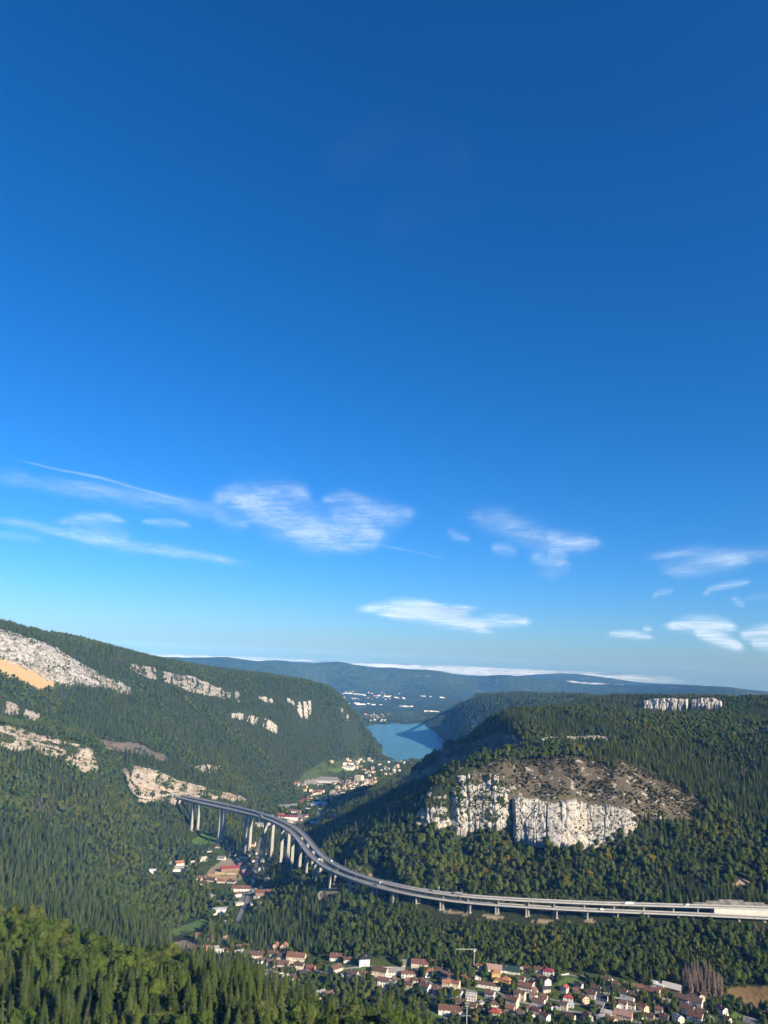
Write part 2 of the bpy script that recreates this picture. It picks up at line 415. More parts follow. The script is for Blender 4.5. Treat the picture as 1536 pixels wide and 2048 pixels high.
ROADS = {   # centre lines in pixels, half widths in metres
    'street': ([(470, 1856), (482, 1826), (496, 1796), (505, 1765), (512, 1735), (516, 1700), (522, 1675)], 4.0),
    'village_road': ([(350, 1892), (400, 1900), (450, 1906), (500, 1918), (560, 1932), (640, 1945), (720, 1952), (800, 1958), (870, 1970), (935, 1982), (1000, 1996), (1060, 2010), (1130, 2022), (1200, 2034), (1290, 2050)], 3.2),
    'upper_lane': ([(648, 1936), (700, 1938), (760, 1934), (830, 1938), (880, 1944)], 2.0),
    'east_lane': ([(1050, 1962), (1130, 1950), (1180, 1954), (1230, 1962), (1290, 1975), (1340, 1990), (1390, 2010), (1420, 2030), (1435, 2050)], 2.6),
    'middle_lane': ([(870, 1940), (900, 1955), (950, 1968), (985, 1978), (1010, 1994)], 2.2),
    'lower_lane': ([(1100, 2000), (1150, 2010), (1220, 2016), (1300, 2030), (1340, 2048)], 2.4),
    'forest_track': ([(712, 1736), (735, 1748), (760, 1760), (800, 1772)], 2.2),
    'dirt_track': ([(640, 1800), (634, 1788), (655, 1776), (680, 1772), (710, 1790)], 1.8),
    'hill_track': ([(682, 1818), (700, 1832), (712, 1838)], 1.8),
    'valley_road': ([(605, 1668), (620, 1655), (640, 1638), (655, 1622), (640, 1600), (625, 1590)], 6.0),
    'town_road': ([(655, 1605), (690, 1590), (730, 1575), (760, 1555)], 4.0),
}

# ------------------------------------------------------------------ terrain mesh: a disc of ground round the viewpoint, finer where it is near
def build_terrain():
    th = np.concatenate([np.linspace(-1.35, -0.52, 40)[:-1], np.linspace(-0.52, 0.52, 640), np.linspace(0.52, 1.35, 40)[1:]])
    rr = np.concatenate([np.exp(np.linspace(math.log(4), math.log(300), 40))[:-1], np.exp(np.linspace(math.log(300), math.log(6800), 500))[:-1], np.exp(np.linspace(math.log(6800), math.log(23900), 110))])
    T, Q = np.meshgrid(th, rr, indexing='ij')
    X = Q * np.sin(T); Y = Q * np.cos(T)
    Z = height(X, Y)
    V = np.stack([X, Y, Z], -1)
    return th, rr, V
TH, RR, TV = build_terrain()
def terrain_pix():
    V = TV.reshape(-1, 3)
    px, py = project(V)
    return px.reshape(TV.shape[:2]), py.reshape(TV.shape[:2])
TPX, TPY = terrain_pix()
# running horizon along each sight line: what of the ground can be seen
ELEV = (TV[..., 2] - CAM_Z) / RR[None, :]
HOR = np.maximum.accumulate(ELEV, axis=1)
def seen(x, y, z, top):
    r = np.hypot(x, y); t = np.arctan2(x, y)
    i = np.clip(np.searchsorted(TH, t), 1, len(TH) - 1); i = i - (t - TH[i - 1] < TH[i] - t)
    j = np.clip(np.searchsorted(RR, r * 0.97) - 1, 0, len(RR) - 1)
    return (z + top - CAM_Z) / r > HOR[i, j] - 0.002
def zone_mask(px, py, polys):
    m = np.zeros(px.shape, bool)
    for p in polys:
        m |= in_poly(px, py, p)
    return m
def wobble(px, py, x, y, amp=5.0, sc=35.0):
    return px + amp * fbm(x / sc, y / sc, 40, 3), py + amp * 0.7 * fbm(x / sc, y / sc, 50, 3)
def road_points():
    out = {}
    for k, (pts, w) in ROADS.items():
        P = raycast([p[0] for p in pts], [p[1] for p in pts])
        out[k] = (P, w)
    return out
RP = road_points()
def near_road(x, y, extra=0.0, keys=None):
    m = np.zeros(np.shape(x), bool)
    for k, (P, w) in RP.items():
        if keys and k not in keys: continue
        for a, b in zip(P[:-1], P[1:]):
            d = b[:2] - a[:2]; L = max(1e-6, d @ d)
            t = np.clip(((x - a[0]) * d[0] + (y - a[1]) * d[1]) / L, 0, 1)
            m |= np.hypot(x - a[0] - t * d[0], y - a[1] - t * d[1]) < w + extra
    return m

t = NT('ground')
gf = t.noise(0.02, 5, 0.6); gh = t.noise(0.3, 4, 0.6)
floor_c = t.mix(gh, (0.018, 0.026, 0.010), (0.045, 0.055, 0.022))
far_n = t.noise(0.0026, 6, 0.62, stretch=(0.6, 1, 1))
vfar = t.noise(0.012, 5, 0.7)
wood_c = t.mix(t.ramp(vfar, [(0.35, 0.0), (0.65, 1.0)]), (0.010, 0.022, 0.010), (0.055, 0.082, 0.028))
field_c = t.mix(t.noise(0.0025, 2), (0.10, 0.115, 0.05), (0.20, 0.18, 0.10))
far_c = t.mix(t.ramp(far_n, [(0.615, 0.0), (0.65, 0.8)]), wood_c, field_c)
c = t.mix(t.attr('far'), floor_c, far_c)
c = t.mix(t.attr('garden'), c, t.mix(gh, (0.030, 0.050, 0.012), (0.085, 0.105, 0.032)))
c = t.mix(t.attr('meadow'), c, t.mix(gh, (0.07, 0.12, 0.025), (0.10, 0.16, 0.04)))
c = t.mix(t.attr('corn'), c, t.mix(t.noise(0.22, 4, 0.7, stretch=(1, 0.25, 1)), (0.13, 0.085, 0.035), (0.24, 0.165, 0.075)))
scr_rock = t.mix(t.noise(0.35, 5, 0.65), (0.22, 0.20, 0.17), (0.46, 0.43, 0.385))
scr = t.mix(t.noise(0.25, 5), (0.062, 0.054, 0.034), (0.130, 0.106, 0.070))
scr = t.mix(t.ramp(t.noise(0.055, 6, 0.72), [(0.57, 0.0), (0.61, 1.0)]), scr, scr_rock)
c = t.mix(t.attr('scrub'), c, scr)
c = t.mix(t.attr('scree'), c, t.mix(t.noise(0.06, 6, 0.7, stretch=(1, 1, 0.3)), (0.30, 0.20, 0.09), (0.47, 0.33, 0.17)))
rk = t.mix(t.ramp(t.noise(0.07, 6, 0.7), [(0.40, 0.0), (0.56, 1.0)]), (0.17, 0.155, 0.135), (0.42, 0.395, 0.355))
rk = t.mix(t.ramp(t.noise(0.10, 6, 0.75), [(0.54, 0.0), (0.60, 1.0)]), rk, (0.055, 0.058, 0.032))
c = t.mix(t.attr('rocky'), c, rk)
c = t.mix(t.attr('dirt'), c, t.mix(t.noise(0.15, 5), (0.20, 0.15, 0.09), (0.38, 0.30, 0.20)))
c = t.mix(t.attr('paved'), c, t.mix(t.noise(0.1, 5), (0.13, 0.125, 0.115), (0.26, 0.245, 0.22)))
t.bsdf(c, 0.95, t.bump(t.noise(0.15, 6, 0.7), 0.6, 4.0), 0.05)
M_GROUND = t.m

def make_terrain():
    V = TV.reshape(-1, 3)
    me = mesh_from('terrain', V, grid_faces(len(TH), len(RR)), [M_GROUND], smooth=True)
    px, py = TPX.ravel(), TPY.ravel()
    x, y = V[:, 0], V[:, 1]
    d = np.hypot(x, y)
    wx, wy = wobble(px, py, x, y)
    front = d < 5000
    attr(me, 'far', np.clip((d - 4600) / 900, 0, 1))
    sx0, sy0 = wobble(px, py, x, y, 22.0, 55)
    attr(me, 'scrub', in_poly(sx0, sy0, Z_SCRUB) & (d > 1400) & (d < 2000))
    attr(me, 'scree', in_poly(wx, wy, Z_SCREE) & (d > 2000) & (d < 2700))
    attr(me, 'rocky', zone_mask(wx, wy, Z_ROCKY) & (d > 2100) & (d < 2900))
    attr(me, 'meadow', zone_mask(px, py, Z_MEADOW) & (d > 900) & front)
    attr(me, 'corn', zone_mask(px, py, Z_CORN) & (d > 900) & (d < 1500))
    sx, sy = wobble(px, py, x, y, 2.0, 12)
    attr(me, 'dirt', (zone_mask(sx, sy, Z_DIRT) & (d > 900) & front) | near_road(x, y, 0, ('dirt_track', 'hill_track', 'forest_track')))
    attr(me, 'paved', (zone_mask(sx, sy, Z_PAVED) & (d > 1300) & front))
    attr(me, 'garden', zone_mask(sx, sy, Z_VILLAGE + Z_TOWN + Z_YARDS) & (d > 900) & front)
    o = obj('terrain', me)
    tag(o, 'wooded mountain slopes and valley floor down to the lake', kind='structure')
    return o
make_terrain()

# ------------------------------------------------------------------ lake
t = NT('lake_water')
lk = t.noise(0.02, 4, 0.6, stretch=(1, 0.12, 1))
rip = t.bump(t.noise(0.05, 4, 0.7), 0.7, 4.0)
lp = t.bsdf(t.mix(t.ramp(lk, [(0.35, 0.0), (0.65, 1.0)]), (0.014, 0.125, 0.170), (0.026, 0.165, 0.215)), 0.5, rip, 1.0)
lp.inputs['IOR'].default_value = 1.9
me = mesh_from('lake', [(-600, 3900, 0), (1200, 3900, 0), (1200, 6700, 0), (-600, 6700, 0)], [(0, 1, 2, 3)], [t.m])
tag(obj('lake', me), 'blue lake between two steep wooded headlands', kind='structure')

# ------------------------------------------------------------------ sea of low cloud beyond the last hills
def fog_sea(name, label, th0, th1, r0, r1, z, amp, nth, nr, sc, seed):
    th = np.linspace(th0, th1, nth); rr = np.exp(np.linspace(math.log(r0), math.log(r1), nr))
    T, Q = np.meshgrid(th, rr, indexing='ij')
    X = Q * np.sin(T); Y = Q * np.cos(T)
    n = np.abs(fbm(X / sc, Y / sc, seed, 5))
    Z = z + amp * (n * 1.6 - 0.3)
    t = NT(name)
    d = t.n('ShaderNodeBsdfDiffuse'); d.inputs['Color'].default_value = (0.72, 0.78, 0.84, 1)
    tp = t.n('ShaderNodeBsdfTransparent'); mx = t.n('ShaderNodeMixShader')
    cov = t.math('MULTIPLY', t.attr('cover'), t.math('MULTIPLY_ADD', t.noise(1 / 2200.0, 6, 0.65), 2.4, -0.55))
    t.l(t.ramp(cov, [(0.10, 0.0), (0.75, 0.55)]), mx.inputs[0]); t.l(tp.outputs[0], mx.inputs[1]); t.l(d.outputs[0], mx.inputs[2]); t.l(mx.outputs[0], t.out.inputs['Surface'])
    me = mesh_from(name, np.stack([X, Y, Z], -1).reshape(-1, 3), grid_faces(nth, nr), [t.m], smooth=True)
    a0, a1 = float(az_of(1150)), float(az_of(1420))
    side = np.clip((a1 - T) / (a1 - a0), 0.12, 1)
    attr(me, 'cover', (np.clip((math.log(r1) - np.log(Q)) / 0.85, 0, 1) ** 0.7 * side).ravel())
    o = obj(name, me)
    tag(o, label, kind='stuff')
    return o
fog_sea('cloud_sea', 'white sea of low cloud along the horizon', -1.2, 1.2, 25500, 80000, 150, 170, 520, 140, 3200, 5)
def fog_bank(name, label, px0, px1, d, z, depth, height_, seed):
    n = 160; m = 24
    a = az_of(np.linspace(px0, px1, n)); V = []
    for i in range(n):
        e = math.sin(math.pi * i / (n - 1)) ** 0.25
        for j in range(m):
            u = math.pi * j / (m - 1)
            r = d - depth * math.cos(u) * e
            x, y = r * math.sin(a[i]), r * math.cos(a[i])
            hh = z + height_ * (math.sin(u) * e - 1) + 90 * math.sin(u) * e * float(abs(fbm(np.array([x / 420.0]), np.array([y / 420.0]), seed, 4))[0])
            V.append((x, y, max(hh, z - height_)))
    t = NT(name); d = t.n('ShaderNodeBsdfDiffuse'); d.inputs['Color'].default_value = (0.75, 0.79, 0.84, 1); tp = t.n('ShaderNodeBsdfTransparent'); mx = t.n('ShaderNodeMixShader')
    t.l(t.ramp(t.noise(1 / 500.0, 5, 0.65), [(0.38, 0.0), (0.66, 0.75)]), mx.inputs[0]); t.l(tp.outputs[0], mx.inputs[1]); t.l(d.outputs[0], mx.inputs[2]); t.l(mx.outputs[0], t.out.inputs['Surface'])
    tag(obj(name, mesh_from(name, np.array(V), grid_faces(n, m), [t.m], smooth=True)), label, kind='stuff')
fog_bank('fog_bank', 'thin white fog lying between the two last ridges', 975, 1300, 16800, 214, 420, 100, 3)

# ------------------------------------------------------------------ haze: one closed box of thin air
HX0, HX1, HY0, HY1, HZ0, HZ1 = -24500, 24500, -300, 24600, -40, 690
hv = [(x, y, z) for z in (HZ0, HZ1) for x, y in ((HX0, HY0), (HX1, HY0), (HX1, HY1), (HX0, HY1))]
hm = bpy.data.materials.new('haze'); hm.use_nodes = True
hm.node_tree.nodes.clear()
h_out = hm.node_tree.nodes.new('ShaderNodeOutputMaterial'); h_v = hm.node_tree.nodes.new('ShaderNodeVolumePrincipled')
h_v.inputs['Color'].default_value = (0.11, 0.39, 1.0, 1)
h_v.inputs['Absorption Color'].default_value = (1, 1, 1, 1)
h_v.inputs['Density'].default_value = 3.0e-5
h_v.inputs['Anisotropy'].default_value = -0.4
hm.node_tree.links.new(h_v.outputs[0], h_out.inputs['Volume'])
me = mesh_from('haze', hv, [(3, 2, 1, 0), (4, 5, 6, 7), (0, 1, 5, 4), (1, 2, 6, 5), (2, 3, 7, 6), (3, 0, 4, 7)], [hm])
tag(obj('haze', me), 'blue morning haze over the valley', kind='stuff')

# plan circles kept free of trees
CLEAR = []
def near_clear(x, y, extra=0.0):
    m = np.zeros(x.shape, bool)
    for cx, cy, r in CLEAR:
        m |= (x - cx) ** 2 + (y - cy) ** 2 < (r + extra) ** 2
    return m

# ------------------------------------------------------------------ rock faces
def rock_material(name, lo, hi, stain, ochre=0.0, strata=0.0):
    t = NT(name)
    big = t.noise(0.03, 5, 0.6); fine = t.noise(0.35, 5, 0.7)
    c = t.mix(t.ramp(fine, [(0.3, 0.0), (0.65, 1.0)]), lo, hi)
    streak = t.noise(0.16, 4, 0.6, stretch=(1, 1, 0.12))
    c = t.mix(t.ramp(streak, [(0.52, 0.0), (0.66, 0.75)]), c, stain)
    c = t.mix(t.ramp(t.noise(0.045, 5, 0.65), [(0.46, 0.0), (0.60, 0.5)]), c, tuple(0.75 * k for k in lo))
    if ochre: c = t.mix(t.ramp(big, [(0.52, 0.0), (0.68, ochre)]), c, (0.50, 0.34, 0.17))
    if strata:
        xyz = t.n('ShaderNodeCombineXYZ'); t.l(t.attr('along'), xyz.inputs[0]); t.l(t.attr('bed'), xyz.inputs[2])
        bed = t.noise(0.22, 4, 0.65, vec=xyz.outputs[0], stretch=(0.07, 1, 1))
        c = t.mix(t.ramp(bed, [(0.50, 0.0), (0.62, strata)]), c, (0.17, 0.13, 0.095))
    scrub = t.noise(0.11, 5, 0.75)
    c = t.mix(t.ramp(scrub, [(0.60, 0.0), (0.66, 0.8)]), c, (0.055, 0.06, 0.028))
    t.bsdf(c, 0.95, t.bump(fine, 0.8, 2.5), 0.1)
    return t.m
M_LIME = rock_material('limestone', (0.30, 0.28, 0.245), (0.56, 0.525, 0.465), (0.19, 0.18, 0.16), 0.3)
M_BAND = rock_material('banded_limestone', (0.29, 0.25, 0.20), (0.48, 0.43, 0.36), (0.26, 0.205, 0.15), 0.5, 0.75)
M_GREY = rock_material('grey_limestone', (0.19, 0.175, 0.155), (0.46, 0.43, 0.385), (0.15, 0.14, 0.125), 0.25, 0.35)
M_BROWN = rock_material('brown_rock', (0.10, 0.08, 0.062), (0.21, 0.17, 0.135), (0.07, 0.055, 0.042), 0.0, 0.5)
CLIFF_SPOTS = []            # places on rock faces where shrubs hold on: x, y, z, size
CLIFF_FEET = []             # plan outlines that carry no trees
def worley(x, y, seed):
    ix = np.floor(x); iy = np.floor(y)
    f1 = np.full(x.shape, 9.0); f2 = np.full(x.shape, 9.0); cid = np.zeros(x.shape)
    for dx in (-1, 0, 1):
        for dy in (-1, 0, 1):
            a, b = ix + dx, iy + dy
            d = np.hypot(a + _hash(a, b, seed + 100) - x, b + _hash(a, b, seed + 200) - y)
            n = d < f1
            f2 = np.where(n, f1, np.minimum(f2, d)); cid = np.where(n, _hash(a, b, seed + 300), cid); f1 = np.where(n, d, f1)
    return cid, f2 - f1
def polyline(pts, n):
    pts = np.array(pts, float)
    s = np.append(0, np.cumsum(np.hypot(*np.diff(pts, axis=0).T)))
    u = np.linspace(0, s[-1], n)
    return np.interp(u, s, pts[:, 0]), np.interp(u, s, pts[:, 1])
def cliff(name, label, top, bottom, mat, nu=120, nv=36, ribs=5.0, rib_len=16.0, ledges=2.0, rough=2.0, out=4.0, clefts=(), seed=1, shrubs=0.02, profile=None, jitter=2.5, ledge_along=0.0, d=None, ragged=0.0, base_out=0.0, front=1.0, lean=0.0):
    tx, ty = polyline(top, nu); bx, by = polyline(bottom, nu)
    jz = np.zeros(nu)
    ty = ty + jitter * (1.3 * fbm(tx / 16, jz + seed, seed + 60, 4) + 0.6 * fbm(tx / 4.5, jz, seed + 61, 2)); by = by + jitter * (1.2 * fbm(bx / 18, jz + seed, seed + 70, 4))
    if d is None:
        T = raycast(tx, ty); B = raycast(bx, by)
        # a sight line that slips past the crest is drawn back to its neighbours
        k = np.ones(9) / 9
        for A in (T, B):
            rr = np.hypot(A[:, 0], A[:, 1]); med = np.median(rr)
            rr = np.clip(rr, med * 0.72, med * 1.32)
            rr = np.convolve(np.pad(rr, 4, 'edge'), k, 'valid')
            v = ray(*((tx, ty) if A is T else (bx, by))); v /= np.hypot(v[:, 0], v[:, 1])[:, None]
            A[:, :2] = v[:, :2] * rr[:, None]; A[:, 2] = CAM_Z + v[:, 2] * rr
    else:
        T = at_d(tx, ty, np.full(nu, d[1])); B = at_d(bx, by, np.full(nu, d[0]))
    v = np.linspace(0, 1, nv)
    P = B[:, None, :] * (1 - v)[None, :, None] + T[:, None, :] * v[None, :, None]
    H = np.maximum(T[:, 2] - B[:, 2], 2)
    s = np.append(0, np.cumsum(np.hypot(*np.diff((B + T)[:, :2] / 2, axis=0).T)))
    tan = np.gradient((B + T)[:, :2] / 2, axis=0); tan /= np.hypot(*tan.T)[:, None] + 1e-9
    nrm = np.stack([tan[:, 1], -tan[:, 0]], -1)
    mid = (B + T)[:, :2] / 2
    if ((nrm * mid).sum(1)).mean() > 0: nrm = -nrm
    kk = 7
    nrm = np.stack([np.convolve(np.pad(nrm[:, i], kk, 'edge'), np.ones(2 * kk + 1) / (2 * kk + 1), 'valid') for i in (0, 1)], -1)
    nrm /= np.hypot(*nrm.T)[:, None] + 1e-9
    S = s[:, None] + 0 * v[None, :]; Hh = H[:, None] * v[None, :]
    wv = 5 * fbm(S / 30, Hh / 30, seed + 40, 3)
    c1, e1 = worley((S + wv + 0.25 * Hh) / rib_len, (Hh + 2.5 * wv) / (rib_len * 1.7), seed)
    c2, e2 = worley((S + 1.6 * wv - 0.3 * Hh) / (rib_len * 0.36), (Hh + 2 * wv) / (rib_len * 0.5), seed + 4)
    led = np.floor((Hh + 5 * fbm(S / 40, Hh / 40, seed + 3, 2)) / 10) % 2
    D = out + ribs * 1.5 * (c1 - 0.5) + ribs * 0.55 * (c2 - 0.5) - ribs * 0.6 * np.exp(-e1 / 0.07) - ribs * 0.22 * np.exp(-e2 / 0.10) - ledges * led
    D += rough * fbm(S / 5.0, Hh / 5.0, seed + 5, 3) + ledges * 1.4 * fbm(S / 120, Hh / 6, seed + 12, 2) + ribs * 0.8 * fbm(S / 70, Hh / 60, seed + 15, 3)
    D -= 0.10 * Hh * (Hh / (H[:, None] + 1e-6)) * 0.6
    for cx, wpx, dep in clefts:
        q = np.exp(-(((bx * 0.5 + tx * 0.5)[:, None] + 3.2 * fbm(Hh / 25, Hh * 0 + cx, seed, 2) - cx) / wpx) ** 2)
        D -= dep * q * (0.7 + 0.3 * v[None, :])
    if profile is not None:
        pp = np.array(profile, float)
        up = np.clip((0.92 - v[None, :]) * 3.5, 0, 1)
        D += up * np.interp((0.75 * bx + 0.25 * tx)[:, None] + 1.6 * fbm(Hh / 14, Hh * 0 + seed, seed + 90, 3), pp[:, 0], pp[:, 1])
    band = ledge_along * np.floor(((v[None, :] * 3.2 + 0.8 * fbm(S / 90, S * 0, seed + 95, 3)) % 1.0) * 2)
    D -= band
    D -= lean * v[None, :] ** 2.5 * (1 + 0.5 * fbm(S / 35, S * 0, seed + 97, 3))
    if base_out: D += base_out
    fade = np.clip(np.minimum(np.arange(nu), np.arange(nu)[::-1]) / 6.0, 0, 1)[:, None]
    D = D * (0.25 + 0.75 * fade)
    if ragged:      # the crest and foot break up into separate knobs
        rg = fbm(s / 26.0, s * 0 + seed, seed + 30, 4)[:, None]
        D -= ragged * np.clip(-rg * 2.5, 0, 1)
    P = P.copy()
    P[..., 0] += nrm[:, None, 0] * D; P[..., 1] += nrm[:, None, 1] * D
    P[..., 2] += 0.8 * fbm(S / 6, Hh / 6, seed + 17, 2)
    foot = P[:, 0].copy(); foot[:, 2] -= 16; foot[:, :2] -= nrm * 6
    cap1 = P[:, -1].copy(); cap1[:, :2] -= nrm * (D[:, -1:] + 6); cap1[:, 2] += 0.5
    cap2 = cap1.copy(); cap2[:, :2] -= nrm * 14; cap2[:, 2] -= 14
    G = np.concatenate([foot[:, None], P, cap1[:, None], cap2[:, None]], 1)
    me = mesh_from(name, G.reshape(-1, 3), grid_faces(nu, nv + 3), [mat])
    pad = lambda M: np.concatenate([M[:, :1], M, M[:, -1:], M[:, -1:]], 1).ravel()
    attr(me, 'along', pad(S)); attr(me, 'bed', pad(Hh * 0.35 + v[None, :] * 22))
    o = obj(name, me); tag(o, label, kind='structure')
    rs = np.random.RandomState(seed + 77)
    m = rs.rand(nu, nv) < shrubs * (0.5 + 1.2 * led)
    for x, y, z in P[m]: CLIFF_SPOTS.append((x, y, z - 0.6, rs.uniform(0.12, 0.34)))
    if shrubs > 0.025 and nu > 150:      # trees in clumps on the broader ledges
        m = (fbm(S / 26 + 0.4 * Hh / 26, Hh / 11, seed + 50, 3) > 0.24) & (rs.rand(nu, nv) < min(0.3, 700.0 / (nu * nv) * 4))
        for x, y, z in P[m]: CLIFF_SPOTS.append((x, y, z - 1.2, rs.uniform(0.28, 0.6)))
    for i in np.where(rs.rand(nu) < 0.75)[0]:
        q = cap1[i]; CLIFF_SPOTS.append((q[0] + rs.uniform(-3, 3), q[1] + rs.uniform(-1, 4), q[2] - 1.5, rs.uniform(0.25, 0.6)))
    CLIFF_FEET.append(np.concatenate([foot[:, :2] + nrm * front, cap1[::-1, :2]]))
    return o

cliff('cliff', 'left broken buttresses of the tall white cliff above the viaduct',
      [(838, 1606), (848, 1592), (862, 1585), (888, 1583), (903, 1562), (918, 1553), (960, 1548), (1000, 1549), (1024, 1566)],
      [(832, 1642), (860, 1648), (886, 1650), (906, 1653), (930, 1654), (970, 1648), (1000, 1646), (1022, 1654)],
      M_LIME, 300, 100, 4.6, 26.0, 1.0, 1.5, 12.0, [(935, 1.8, 6), (866, 1.4, 5), (985, 2.2, 6)], 3, 0.055, profile=[(830, -2), (843, 5), (886, 6), (892, -4), (901, -7), (908, 7), (935, 5), (950, 2), (985, 4), (1006, 0), (1024, -10)], jitter=4.0, front=2, lean=6)
cliff('cliff', 'right smooth block of the tall white cliff above the viaduct',
      [(1024, 1600), (1034, 1596), (1075, 1599), (1100, 1605), (1140, 1600), (1200, 1610), (1240, 1613), (1260, 1622), (1274, 1640)],
      [(1026, 1668), (1034, 1672), (1070, 1676), (1100, 1678), (1140, 1684), (1170, 1683), (1215, 1674), (1250, 1660), (1274, 1648)],
      M_LIME, 320, 90, 3.3, 34.0, 0.9, 1.1, 24.0, [(1079, 0.9, 5), (1097, 1.3, 10), (1127, 1.3, 6), (1168, 1.2, 3.5), (1205, 1.2, 3)], 5, 0.022, profile=[(1024, 0), (1075, 0), (1082, -3), (1095, -3), (1100, 0), (1126, 0), (1132, -4), (1180, -5), (1272, -10)], jitter=3.0, front=2, lean=5)
cliff('cliff', 'grey cliff band high on the left mountain above the orange scree',
      [(-30, 1250), (0, 1260), (40, 1275), (70, 1283), (100, 1292), (135, 1310), (165, 1331), (190, 1345), (215, 1358), (262, 1378)],
      [(-30, 1312), (0, 1318), (30, 1325), (70, 1343), (105, 1356), (140, 1358), (175, 1367), (200, 1375), (230, 1383), (262, 1389)], M_GREY, 300, 60, 7, 20, 3.0, 3.0, 10.0, (), 11, 0.12, ledge_along=4.0, jitter=4, ragged=10)
cliff('cliff', 'long white cliff band under the left skyline',
      [(246, 1325), (270, 1328), (290, 1332), (330, 1343), (380, 1353), (430, 1374), (478, 1386)],
      [(250, 1334), (275, 1345), (300, 1354), (340, 1366), (385, 1381), (430, 1391), (478, 1404)], M_GREY, 260, 30, 6, 16, 1.5, 2.2, 11.0, (), 21, 0.10, ragged=15, front=5)
cliff('cliff', 'broken white rock steps in the middle of the left slope',
      [(462, 1425), (485, 1428), (510, 1434), (540, 1440), (552, 1452), (564, 1464)], [(462, 1433), (485, 1440), (510, 1447), (535, 1456), (548, 1463), (564, 1469)], M_LIME, 110, 18, 5, 12, 2, 2, 7.0, (), 31, 0.06, ragged=14)
cliff('cliff', 'small white rock band under the flat top of the left mountain',
      [(514, 1392), (530, 1395), (545, 1399)], [(514, 1396), (530, 1403), (545, 1405)], M_LIME, 50, 12, 4, 10, 2, 2, 6, (), 37, 0.05, ragged=10)
cliff('cliff', 'white rock notch near the nose of the left mountain',
      [(574, 1398), (590, 1402), (605, 1404), (622, 1402)], [(574, 1404), (590, 1409), (600, 1432), (612, 1438), (622, 1420)], M_LIME, 70, 20, 5, 10, 2, 2, 8, (), 41, 0.05, ragged=14)
cliff('cliff', 'pale rock scar on the nose above the lake', [(679, 1413), (688, 1420), (697, 1432)], [(680, 1420), (688, 1431), (696, 1440)], M_LIME, 40, 14, 5, 10, 2, 2, 6, (), 43, 0.04, ragged=6)
cliff('cliff', 'short pale cliff at the left edge above the big band',
      [(-30, 1400), (0, 1404), (20, 1406), (40, 1412), (60, 1422), (88, 1431)], [(-30, 1424), (0, 1424), (25, 1430), (50, 1432), (70, 1440), (86, 1441)], M_BAND, 90, 24, 5, 14, 2.0, 2, 9, (), 51, 0.04, ragged=8)
cliff('cliff', 'broad cream cliff band at the left edge',
      [(-30, 1448), (0, 1451), (30, 1455), (60, 1464), (100, 1475), (150, 1487), (180, 1496), (194, 1512)],
      [(-30, 1490), (0, 1491), (30, 1494), (60, 1492), (95, 1508), (140, 1526), (170, 1536), (196, 1540)], M_BAND, 260, 50, 4.5, 24, 2.5, 1.2, 17, (), 61, 0.03, ledge_along=4.5, ragged=6, front=-4)
cliff('cliff', 'tan rock shoulder in the middle of the left slope',
      [(168, 1470), (195, 1480), (220, 1483), (258, 1483), (292, 1493), (312, 1506), (334, 1516)],
      [(168, 1477), (198, 1490), (222, 1497), (260, 1500), (290, 1510), (315, 1516), (334, 1521)], M_BROWN, 130, 20, 4, 18, 2, 2, 9, (), 71, 0.05, ragged=6)
cliff('cliff', 'pale cliff around the tunnel mouth at the left end of the viaduct',
      [(243, 1536), (265, 1532), (300, 1536), (322, 1546), (345, 1556), (372, 1566), (400, 1573), (435, 1582), (468, 1590)],
      [(246, 1548), (262, 1578), (278, 1596), (305, 1601), (335, 1600), (352, 1594), (400, 1589), (435, 1592), (468, 1597)], M_BAND, 260, 50, 4.5, 24, 2.5, 1.2, 19, (), 81, 0.03, ledge_along=4.5, ragged=6, front=-4)
cliff('cliff', 'low white outcrop beside the left end of the viaduct', [(468, 1588), (480, 1592), (498, 1601)], [(468, 1595), (480, 1600), (498, 1606)], M_LIME, 50, 12, 3, 10, 2, 2, 6, (), 87, 0.03, ragged=6)
cliff('cliff', 'small white outcrops left above the viaduct', [(372, 1527), (392, 1533), (408, 1531), (444, 1530)], [(372, 1533), (395, 1540), (412, 1545), (444, 1535)], M_BAND, 70, 12, 4, 10, 2, 2, 6, (), 91, 0.05, ragged=12)
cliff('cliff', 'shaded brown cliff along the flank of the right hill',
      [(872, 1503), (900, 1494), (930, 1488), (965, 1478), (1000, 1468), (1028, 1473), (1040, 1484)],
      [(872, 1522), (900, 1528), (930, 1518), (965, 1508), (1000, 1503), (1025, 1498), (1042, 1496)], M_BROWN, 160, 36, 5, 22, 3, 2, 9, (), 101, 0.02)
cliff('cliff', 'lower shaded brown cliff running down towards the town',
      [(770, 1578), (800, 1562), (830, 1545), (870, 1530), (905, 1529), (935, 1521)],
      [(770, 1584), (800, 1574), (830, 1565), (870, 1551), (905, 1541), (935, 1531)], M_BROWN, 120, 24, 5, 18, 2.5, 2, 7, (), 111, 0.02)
cliff('cliff', 'thin pale rock ledge across the right hill',
      [(1078, 1479), (1095, 1475), (1130, 1472), (1180, 1472), (1235, 1472), (1250, 1481)],
      [(1078, 1484), (1095, 1484), (1130, 1483), (1180, 1485), (1235, 1486), (1250, 1487)], M_BAND, 170, 18, 2.5, 16, 2.5, 1.2, 5, (), 121, 0.05, ragged=5, front=8, jitter=1.5)
cliff('cliff', 'columned white cliff on the right skyline, nearer half', [(1286, 1402), (1310, 1397), (1340, 1396), (1376, 1398)], [(1286, 1416), (1310, 1417), (1340, 1416), (1376, 1410)], M_LIME, 170, 26, 9, 15, 0.8, 1.5, 34, [(1296, 1.5, 9), (1306, 1.5, 9), (1318, 1.5, 9), (1330, 1.5, 9), (1342, 1.5, 9), (1355, 1.5, 9)], 131, 0.01, front=70, d=(3130, 3165), jitter=1.2)
